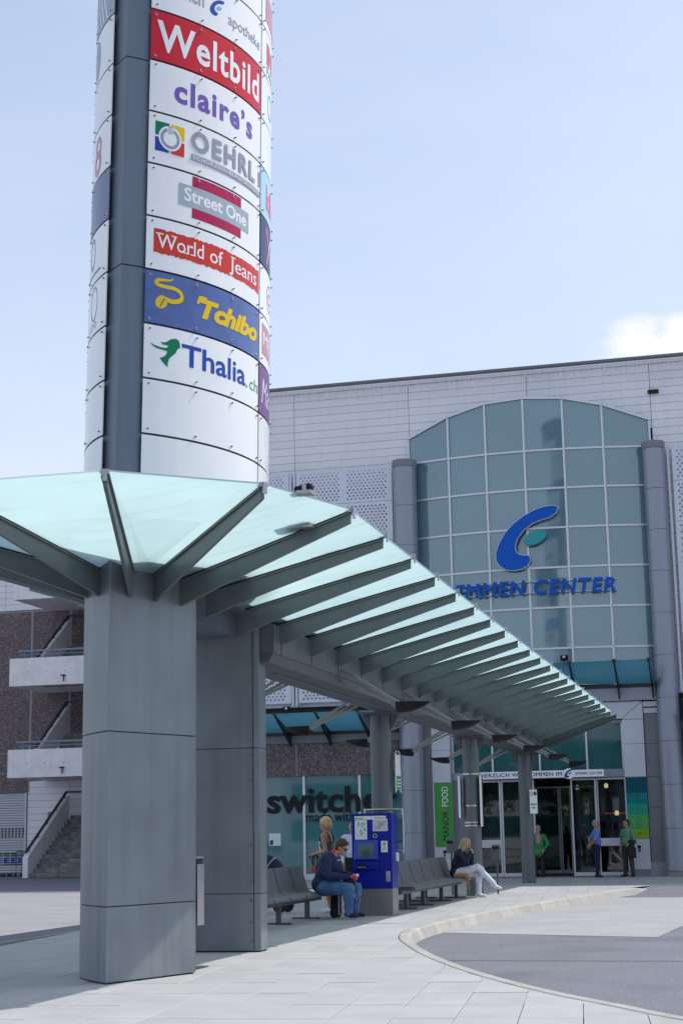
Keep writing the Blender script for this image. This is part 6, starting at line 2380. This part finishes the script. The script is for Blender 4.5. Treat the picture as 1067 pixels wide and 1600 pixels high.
def leg(B, hp, kn, an, m, r=(0.092, 0.062, 0.045), toe=(1, 0, 0), shoe='shoe_dark', bare=None, sole=None):
    hp, kn, an = V3(*hp), V3(*kn), V3(*an)
    B.cone(hp, kn, r[0], r[1], m, 0.03)
    lo_ = bare or m
    B.cone(kn, an, r[1], r[2], lo_, 0.02)
    B.ell(kn + (an - kn) * 0.3 - V3(*toe) * 0.012, (r[1] * 0.95, r[1] * 0.92, 0.13), lo_, 0.03)
    t = V3(*toe); t = t / np.linalg.norm(t)
    B.cone(an - t * 0.045 + V3(0, 0, -0.035), an + t * 0.05 + V3(0, 0, -0.045), 0.040, 0.042, shoe, 0.015)
    B.cone(an + t * 0.05 + V3(0, 0, -0.05), an + t * 0.155 + V3(0, 0, -0.058), 0.040, 0.030, shoe, 0.015)
    if sole:
        B.cone(an - t * 0.05 + V3(0, 0, -0.078), an + t * 0.16 + V3(0, 0, -0.078), 0.016, 0.016, sole, 0.004)


# ---- woman in navy jacket on the first bench: leaning forward, holding a small red and white thing
pw_ = empty('person', (-7.37, 27.25, 0), 'woman in navy jacket and jeans sitting at the bench end, looking down', 'person', rot=(0, 0, R_(-9)))
B = Body(0.008)
B.ell((-0.02, 0, 0.58), (0.20, 0.25, 0.17), 'navy_cloth', 0.04)
B.ell((0.06, 0, 0.74), (0.21, 0.235, 0.20), 'navy_cloth', 0.06)
B.ell((0.10, 0, 0.93), (0.17, 0.215, 0.19), 'navy_cloth', 0.06)
B.cone((0.12, -0.16, 1.02), (0.12, 0.16, 1.02), 0.095, 0.095, 'navy_cloth', 0.06)
B.ell((0.21, 0, 0.86), (0.12, 0.17, 0.13), 'navy_cloth', 0.06)
B.cone((0.17, 0, 1.04), (0.215, 0, 1.13), 0.068, 0.060, 'red_cloth', 0.015)
B.cone((0.20, 0, 1.07), (0.28, 0, 1.14), 0.056, 0.056, 'skin', 0.02)
HL = head(B, (0.33, 0, 1.20), 0.0, 0.50, 'skin', 'hair_brown', 'short', 1.06)
for sy, dz in ((-1, 0.0), (1, 0.02)):
    arm(B, (0.12, sy * 0.225, 1.00), (0.17, sy * 0.275, 0.73), (0.49, sy * 0.075, 0.70 + dz), 'navy_cloth', None, 'skin', (0.088, 0.076, 0.036), 1.0, 0.8, up=(0, sy * -0.3, 1))
    leg(B, (0.04, sy * 0.13, 0.53), (0.52, sy * 0.155, 0.505), (0.50, sy * 0.14, 0.115), 'denim', (0.135, 0.098, 0.07), (1, sy * 0.12, 0), 'shoe_dark', None, 'shoe_white')
B.build('body', pw_)
q = MB()
for sy in (-1, 1):
    q.tube([HL(0.098, sy * 0.012, 0.004), HL(0.100, sy * 0.012, 0.018), HL(0.094, sy * 0.052, 0.018), HL(0.086, sy * 0.066, 0.008), HL(0.094, sy * 0.050, -0.012), HL(0.100, sy * 0.018, -0.010), HL(0.098, sy * 0.012, 0.004)], 0.0035, 5)
    q.tube([HL(0.086, sy * 0.070, 0.012), HL(-0.01, sy * 0.088, 0.008)], 0.003, 5)
    q.add([tuple(HL(0.098, sy * 0.014, 0.016)), tuple(HL(0.088, sy * 0.062, 0.014)), tuple(HL(0.090, sy * 0.052, -0.011)), tuple(HL(0.099, sy * 0.018, -0.009))], [(0, 1, 2, 3)])
gl_ = q.build('glasses', 'ink_black', None); gl_.parent = pw_
q = MB()
for p in ((0.30, -0.11, 0.98), (0.315, -0.06, 0.985), (0.335, 0.02, 1.0)): q.tube([p, (p[0] + 0.012, p[1] - 0.01, p[2] + 0.002)], 0.011, 6)
bt = q.build('jacket_buttons', 'paper', None); bt.parent = pw_; bt['kind'] = 'stuff'
it = empty('purse', (-6.8, 27.12, 0.70), 'small red and white purse held by the woman in jeans', 'purse')
q = MB(); q.obox((-6.795, 27.11, 0.695), (0.045, 0, 0), (0, 0.05, 0), (0, 0, 0.035)); q.build('pouch', 'red_cloth', it, bevel=0.015, segs=2)
q = MB(); q.obox((-6.755, 27.10, 0.725), (0.022, 0, 0.005), (0, 0.035, 0), (0, 0, 0.022)); q.build('flap', 'paper', it, bevel=0.01, segs=2)
um = empty('shoulder_bag', (-6.9, 27.15, 0.45), 'dark bag with a grey strap hanging between the knees of the seated woman in jeans', 'bag')
q = MB(); q.obox((-6.91, 27.17, 0.62), (0.10, 0, 0.01), (0, 0.07, 0), (0, 0, 0.065)); q.build('pouch', 'black_cloth', um, bevel=0.03, segs=2)
q = MB(); q.bar((-6.87, 27.05, 0.60), (-6.78, 27.02, 0.36), 0.05, 0.012); q.bar((-6.78, 27.02, 0.36), (-6.75, 27.02, 0.31), 0.03, 0.02); q.build('strap', 'grey_strap', um)

# ---- wheeled shopping bag next to her
tr_ = empty('wheeled_bag', (-7.27, 27.62, 0), 'upright black shopping bag on small wheels beside the seated woman', 'trolley bag')
q = MB(); q.obox((-7.27, 27.62, 0.30), (0.07, 0, 0), (0, 0.13, 0), (0.01, 0, 0.24)); q.build('bag', 'black_cloth', tr_, bevel=0.03, segs=2)
for dy in (-0.14, 0.14):
    q = MB(); q.tube([(-7.27, 27.62 + dy - 0.014, 0.072), (-7.27, 27.62 + dy + 0.014, 0.072)], 0.072, 14); q.build('wheel', 'black_metal', tr_)
q = MB(); q.tube([(-7.20, 27.52, 0.06), (-7.19, 27.52, 0.55)], 0.011, 6); q.tube([(-7.20, 27.72, 0.06), (-7.19, 27.72, 0.55)], 0.011, 6); q.box(-7.24, -7.13, 27.5, 27.74, 0.05, 0.07); q.build('frame', 'steel', tr_)

# ---- blonde woman walking past behind the bench, seen from behind
ps = empty('person', (-7.80, 29.05, 0), 'blonde woman in a teal strap dress walking past behind the bench', 'person', rot=(0, 0, R_(172)))
B = Body(0.0085)
B.ell((-0.01, 0, 0.95), (0.135, 0.175, 0.15), 'teal_cloth', 0.04)
B.ell((0.0, 0, 1.12), (0.105, 0.135, 0.14), 'teal_cloth', 0.05)
B.ell((0.02, 0, 1.24), (0.115, 0.150, 0.10), 'teal_cloth', 0.04)
B.ell((0.0, 0, 1.34), (0.090, 0.160, 0.12), 'skin_tan', 0.04)
B.cone((-0.01, -0.14, 1.405), (-0.01, 0.14, 1.405), 0.055, 0.055, 'skin_tan', 0.04)
B.cone((0, 0, 1.42), (0.02, 0, 1.53), 0.052, 0.050, 'skin_tan', 0.025)
B.cone((0, 0, 0.86), (0.01, 0, 0.62), 0.16, 0.20, 'teal_cloth', 0.04)
head(B, (0.03, 0, 1.605), 0.0, 0.15, 'skin_tan', 'hair_blonde', 'bun', 1.02)
arm(B, (0.0, 0.175, 1.39), (-0.06, 0.215, 1.12), (0.19, 0.20, 1.06), 'skin_tan', None, 'skin_tan', (0.048, 0.040, 0.027), 0.0, 0.9)
arm(B, (0.0, -0.175, 1.39), (-0.02, -0.22, 1.12), (0.21, -0.15, 1.10), 'skin_tan', None, 'skin_tan', (0.048, 0.040, 0.027), 0.0, 0.9)
leg(B, (0.0, -0.085, 0.86), (0.06, -0.085, 0.48), (-0.02, -0.085, 0.10), 'skin_tan', (0.085, 0.056, 0.036), (1, 0, 0), 'shoe_white')
leg(B, (0.0, 0.085, 0.86), (-0.06, 0.085, 0.48), (-0.30, 0.085, 0.16), 'skin_tan', (0.085, 0.056, 0.036), (0.92, 0, -0.38), 'shoe_white')
B.build('body', ps)
q = MB()
for sy in (-1, 1): q.tube([(-0.105, sy * 0.07, 1.27), (-0.098, sy * 0.085, 1.36), (-0.05, sy * 0.10, 1.455), (0.06, sy * 0.10, 1.43), (0.12, sy * 0.08, 1.30)], 0.012, 6)
st_ = q.build('dress_straps', 'navy_dark', None); st_.parent = ps
dl = empty('dog_lead', (-7.98, 28.85, 1.05), 'looped dark dog lead with a red tag in the hand of the blonde walking woman', 'lead')
q = MB()
for k, (w_, h_) in enumerate(((0.05, 0.26), (0.08, 0.22), (0.03, 0.30))):
    q.tube([(-7.97 + w_ * math.sin(t) * 0.9, 28.84 + 0.02 * k, 1.06 - h_ / 2 + h_ / 2 * math.cos(t)) for t in (2 * math.pi * i / 14 for i in range(15))], 0.009, 5)
q.tube([(-7.95, 28.84, 1.05), (-7.83, 28.80, 0.92), (-7.74, 28.79, 0.76)], 0.009, 5)
q.build('strap', 'black_cloth', dl)
q = MB(); q.obox((-8.00, 28.83, 0.80), (0.05, 0, 0.01), (0, 0.03, 0), (0, 0, 0.05)); q.build('tag', 'red_cloth', dl, bevel=0.015, segs=2)
cu = empty('paper_cup', (-7.93, 29.22, 1.1), 'white paper cup in the far hand of the blonde walking woman', 'cup')
q = MB(); q.lathe(-7.955, 29.19, [(0.028, 1.10), (0.040, 1.30)], 14); q.build('cup', 'paper', cu, smooth=50)
q = MB(); q.lathe(-7.955, 29.19, [(0.042, 1.301), (0.042, 1.318)], 14); q.build('lid', 'brown_cloth', cu, smooth=50)

# ---- man half hidden behind the ticket machine
pm_ = empty('person', (-8.30, 33.0, 0), 'bald man in a white shirt and black trousers half hidden behind the ticket machine', 'person', rot=(0, 0, R_(-75)))


def standing(B, top, bottom, skin, hair, style, sc=1.0, belly=0.0, arms=None, legs=None, head_yaw=0.0, tilt=0.05, shoe='shoe_dark', face_hair=None, under=None, sleeve=0.36, long_top=0.0):
    z = lambda v: v * sc
    B.ell((-0.005, 0, z(0.94)), (0.125, 0.165, 0.12), bottom, 0.03)
    B.ell((0.012 + belly * 0.5, 0, z(1.07)), (0.118 + belly, 0.155 + belly * 0.5, 0.14), top, 0.04)
    B.ell((0.0, 0, z(1.26)), (0.122, 0.170, 0.19), top, 0.05)
    if long_top: B.cone((0.0, 0, z(1.0)), (0.0, 0, z(1.0) - long_top), 0.15, 0.165, top, 0.03)
    B.cone((0, -0.155, z(1.40)), (0, 0.155, z(1.40)), 0.066, 0.066, top, 0.05)
    if under: B.ell((0.095, 0, z(1.26)), (0.045, 0.07, 0.17), under, 0.01)
    B.cone((0.0, 0, z(1.42)), (0.018, 0, z(1.53)), 0.058, 0.054, skin, 0.02)
    head(B, (0.028, 0, z(1.535) + 0.085), head_yaw, tilt, skin, hair, style, 1.0, face_hair)
    for a in arms: arm(B, (0, a[0] * 0.195, z(1.385)), a[1], a[2], top, None, skin, (0.056, 0.045, 0.030), a[3] if len(a) > 3 else sleeve, a[4] if len(a) > 4 else 0.5)
    for l in legs: leg(B, (0, l[0] * 0.088, z(0.90)), l[1], l[2], bottom, (0.098, 0.070, 0.055), l[3], shoe)


B = Body(0.011)
standing(B, 'lilac_cloth', 'black_cloth', 'skin_tan', 'hair_black', 'thin', 0.965, 0.01,
         [(1, (0.0, 0.25, 1.08), (0.10, 0.24, 0.86)), (-1, (0.0, -0.25, 1.08), (0.12, -0.22, 0.86))],
         [(1, (0.02, 0.10, 0.48), (0.0, 0.11, 0.09), (1, 0.2, 0)), (-1, (0.02, -0.10, 0.48), (0.0, -0.11, 0.09), (1, -0.2, 0))], sleeve=1.0)
B.build('body', pm_)

# ---- blonde woman with crossed legs on the second bench
pb = empty('person', (-6.60, 35.70, 0), 'blonde woman in white trousers sitting with crossed legs, hand at her face', 'person', rot=(0, 0, R_(-6)))
B = Body(0.009)
B.ell((-0.03, 0, 0.55), (0.155, 0.185, 0.13), 'navy_dark', 0.04)
B.ell((0.0, 0, 0.72), (0.145, 0.165, 0.17), 'navy_dark', 0.05)
B.ell((0.06, 0, 0.90), (0.135, 0.175, 0.16), 'navy_dark', 0.05)
B.cone((0.09, -0.145, 0.985), (0.09, 0.145, 0.985), 0.070, 0.070, 'navy_dark', 0.05)
B.cone((0.11, 0, 1.0), (0.17, 0, 1.09), 0.052, 0.05, 'skin', 0.02)
head(B, (0.205, 0, 1.155), 0.15, 0.38, 'skin', 'hair_dkblonde', 'long', 1.0)
arm(B, (0.10, -0.195, 0.965), (0.26, -0.20, 0.735), (0.315, -0.05, 0.985), 'navy_dark', None, 'skin', (0.060, 0.052, 0.03), 1.0, 0.9, up=(1, 0, 0))
arm(B, (0.10, 0.195, 0.965), (0.25, 0.21, 0.72), (0.325, 0.05, 0.95), 'navy_dark', None, 'skin', (0.060, 0.052, 0.03), 1.0, 0.9, up=(1, 0, 0))
leg(B, (0.02, -0.09, 0.53), (0.47, -0.06, 0.66), (0.80, 0.04, 0.30), 'white_cloth', (0.098, 0.072, 0.055), (0.93, 0.05, -0.25), 'shoe_white')
leg(B, (0.02, 0.09, 0.52), (0.46, 0.07, 0.51), (0.44, 0.05, 0.10), 'white_cloth', (0.098, 0.072, 0.06), (1, 0, 0), 'shoe_white')
B.build('body', pb)
hb = empty('handbag', (-6.36, 35.35, 0.25), 'tan leather handbag hanging from the bench edge beside the white trousers', 'bag')
q = MB(); q.obox((-6.48, 35.37, 0.49), (0.15, 0.02, 0), (0, 0.07, 0), (0, 0, 0.05)); q.build('bag', 'tan_leather', hb, bevel=0.025, segs=2)
q = MB(); q.tube([(-6.39, 35.27, 0.49), (-6.32, 35.25, 0.42), (-6.315, 35.25, 0.20), (-6.3, 35.27, 0.12), (-6.28, 35.27, 0.20), (-6.29, 35.27, 0.44), (-6.36, 35.31, 0.50)], 0.014, 6); q.build('strap', 'tan_leather', hb)

# ---- woman in the doorway
pg = empty('person', (-6.86, 51.15, 0), 'grey haired woman in a bright green jacket standing in the mall doorway', 'person', rot=(0, 0, R_(-84)))
B = Body(0.010)
standing(B, 'green_cloth', 'black_cloth', 'skin', 'hair_grey', 'short', 0.905, 0.02,
         [(1, (0.0, 0.29, 1.02), (0.10, 0.17, 0.86)), (-1, (0.02, -0.26, 1.02), (0.20, -0.18, 1.05))],
         [(1, (0.02, 0.10, 0.45), (0.0, 0.12, 0.09), (1, 0.2, 0)), (-1, (0.02, -0.10, 0.45), (0.0, -0.11, 0.09), (1, -0.2, 0))], sleeve=1.0, under='pink_cloth', long_top=0.13)
B.build('body', pg)

# ---- two men talking by the doors
p6 = empty('person', (-4.98, 50.35, 0), 'grey haired man in a blue short sleeved shirt, hands behind his back, by the doors', 'person', rot=(0, 0, R_(22)))
B = Body(0.010)
standing(B, 'blue_cloth', 'navy_dark', 'skin_tan', 'hair_grey', 'short', 0.985, 0.02,
         [(1, (-0.10, 0.25, 1.14), (-0.20, 0.08, 0.98)), (-1, (-0.10, -0.26, 1.14), (-0.21, -0.06, 0.96))],
         [(1, (0.02, 0.10, 0.50), (0.03, 0.12, 0.09), (1, 0.15, 0)), (-1, (0.0, -0.10, 0.50), (-0.04, -0.11, 0.09), (1, -0.25, 0))], sleeve=0.4)
B.build('body', p6)
p7 = empty('person', (-4.05, 50.7, 0), 'dark haired man in a green polo shirt with a jacket over his arm', 'person', rot=(0, 0, R_(-128)))
B = Body(0.010)
standing(B, 'polo_green', 'brown_cloth', 'skin_tan', 'hair_black', 'thin', 0.985, 0.045,
         [(1, (0.0, 0.27, 1.10), (0.19, 0.22, 1.00)), (-1, (0.0, -0.26, 1.10), (0.06, -0.25, 0.86))],
         [(1, (0.02, 0.12, 0.50), (0.0, 0.17, 0.09), (1, 0.3, 0)), (-1, (0.03, -0.11, 0.50), (0.02, -0.14, 0.09), (1, -0.2, 0))], head_yaw=-0.35, sleeve=0.42, face_hair='hair_black')
B.build('body', p7)
jk = empty('jacket', (-3.85, 50.5, 0.6), 'dark jacket hanging over the forearm of the man in green', 'jacket')
q = MB()
q.obox((-3.93, 50.41, 0.86), (0.085, 0.03, 0), (-0.02, 0.05, 0), (0.02, 0, 0.24)); q.obox((-3.90, 50.42, 1.05), (0.10, 0.03, 0), (-0.03, 0.08, 0), (0, 0, 0.06)); q.obox((-3.85, 50.44, 0.72), (0.05, 0.02, 0), (-0.02, 0.045, 0), (0, 0, 0.16))
q.build('cloth', 'black_cloth', jk, bevel=0.03, segs=2)

# ---- navy pram hood behind the first bench
prm = empty('pram', (-9.0, 29.4, 0), 'navy pram with a pale trimmed hood standing behind the bench', 'pram')
q = MB()
n, m_ = 10, 12
vs, fs = [], []
for i in range(n + 1):
    for j in range(m_ + 1):
        th_, ph = math.pi * i / n, math.pi * 0.62 * j / m_
        vs.append((-9.14 + 0.42 * math.cos(ph) * 1.0 * (0.55 + 0.45 * math.sin(th_)), 29.4 - 0.28 * math.cos(th_), 0.66 + 0.42 * math.sin(ph) * (0.4 + 0.6 * math.sin(th_))))
for i in range(n):
    for j in range(m_):
        a = i * (m_ + 1) + j
        fs.append((a, a + 1, a + m_ + 2, a + m_ + 1))
q.add(vs, fs); hood = q.build('hood', 'navy_dark', prm, smooth=60)
so_ = hood.modifiers.new('thickness', 'SOLIDIFY'); so_.thickness = 0.015
q = MB()
for ph in (0.35, 0.95): q.tube([(-9.14 + 0.425 * math.cos(ph) * (0.55 + 0.45 * math.sin(t)), 29.4 - 0.285 * math.cos(t), 0.66 + 0.428 * math.sin(ph) * (0.4 + 0.6 * math.sin(t))) for t in (math.pi * i / 12 for i in range(13))], 0.011, 6)
q.build('trim', 'ink_greyblue', prm, smooth=50)
q = MB(); q.box(-9.6, -8.8, 29.15, 29.65, 0.42, 0.68); q.build('cot', 'navy_dark', prm, bevel=0.06, segs=3)
q = MB()
for dy in (29.16, 29.64): q.tube([(-9.6, dy, 0.15), (-9.2, dy, 0.42), (-8.75, dy, 0.15)], 0.012, 6)
q.tube([(-9.6, 29.16, 0.68), (-10.0, 29.16, 1.0), (-10.0, 29.64, 1.0), (-9.6, 29.64, 0.68)], 0.012, 6); q.build('chassis', 'galvanised', prm)
for x in (-9.6, -8.75):
    for dy in (29.13, 29.67):
        q = MB(); q.tube([(x, dy - 0.015, 0.12), (x, dy + 0.015, 0.12)], 0.12, 16); q.build('wheel', 'black_metal', prm)
# ================================================================== ACROSS THE SQUARE, BEHIND THE CAMERA (seen only mirrored in the doors)
def leaf_crown(seed, rx, rz, n):
    rr_ = np.random.RandomState(seed)
    cl = rr_.normal(size=(26, 3)); cl /= np.linalg.norm(cl, axis=1)[:, None]; cl *= rr_.uniform(0.45, 0.95, (26, 1))
    mb = MB()
    for i in range(n):
        c = cl[rr_.randint(26)] + rr_.normal(size=3) * 0.17
        p = Vector((c[0] * rx, c[1] * rx, c[2] * rz))
        a = Vector(rr_.normal(size=3)).normalized(); b = a.orthogonal().normalized()
        s = rr_.uniform(0.12, 0.26)
        mb.add([p - a * s, p + b * s * 0.5, p + a * s, p - b * s * 0.5], [(0, 1, 2, 3)], int(rr_.rand() < 0.4))
    return mb.mesh('crown', ['leaf_dark', 'leaf_light'], recalc=False)


mat('leaf_dark', (0.035, 0.07, 0.022), 0.7)
mat('leaf_light', (0.07, 0.12, 0.035), 0.7)
mat('bark', (0.06, 0.045, 0.035), 0.9)
crowns = [leaf_crown(s, 3.0, 3.2, 2600) for s in (1, 2)]
tq = MB(); tq.tube([(0, 0, ROAD_Z), (0.05, 0.0, 2.0), (-0.05, 0.1, 4.2), (0.0, 0.0, 6.5)], [0.24, 0.19, 0.14, 0.05], 10)
for a in range(5): tq.tube([(0, 0, 3.2 + a * 0.5), (1.4 * math.cos(a * 2.4), 1.4 * math.sin(a * 2.4), 5.0 + a * 0.4)], [0.08, 0.03], 6)
trunk_me = tq.mesh('trunk', 'bark', smooth=50)
for i, x in enumerate((-30, -22.5, -15.5, -8, -1, 6, 13.5, 21)):
    t = empty('street_tree', (x, -31 + (i % 3) * 1.4, 0), 'leafy green street tree across the square, mirrored in the mall doors', 'tree', 'trees across the square')
    inst(trunk_me, 'trunk', t, (0, 0, 0), (0, 0, i * 1.3))
    inst(crowns[i % 2], 'crown', t, (0, 0, 6.0), (0, 0, i * 0.9), (1.1, 1.1, 1.0 + 0.08 * (i % 3)))
off = empty('office_block', (0, -48, 0), 'pale office block across the square, mirrored in the mall doors', 'building')
q = MB(); q.box(-45, 35, -60, -48, -0.2, 11); q.build('wall', 'portal_white', off)
for fl_ in range(3):
    q = MB(); q.box(-44, 34, -47.99, -47.94, 1.0 + 3.4 * fl_, 2.9 + 3.4 * fl_); q.build('window_strip', 'upper_glass', off)
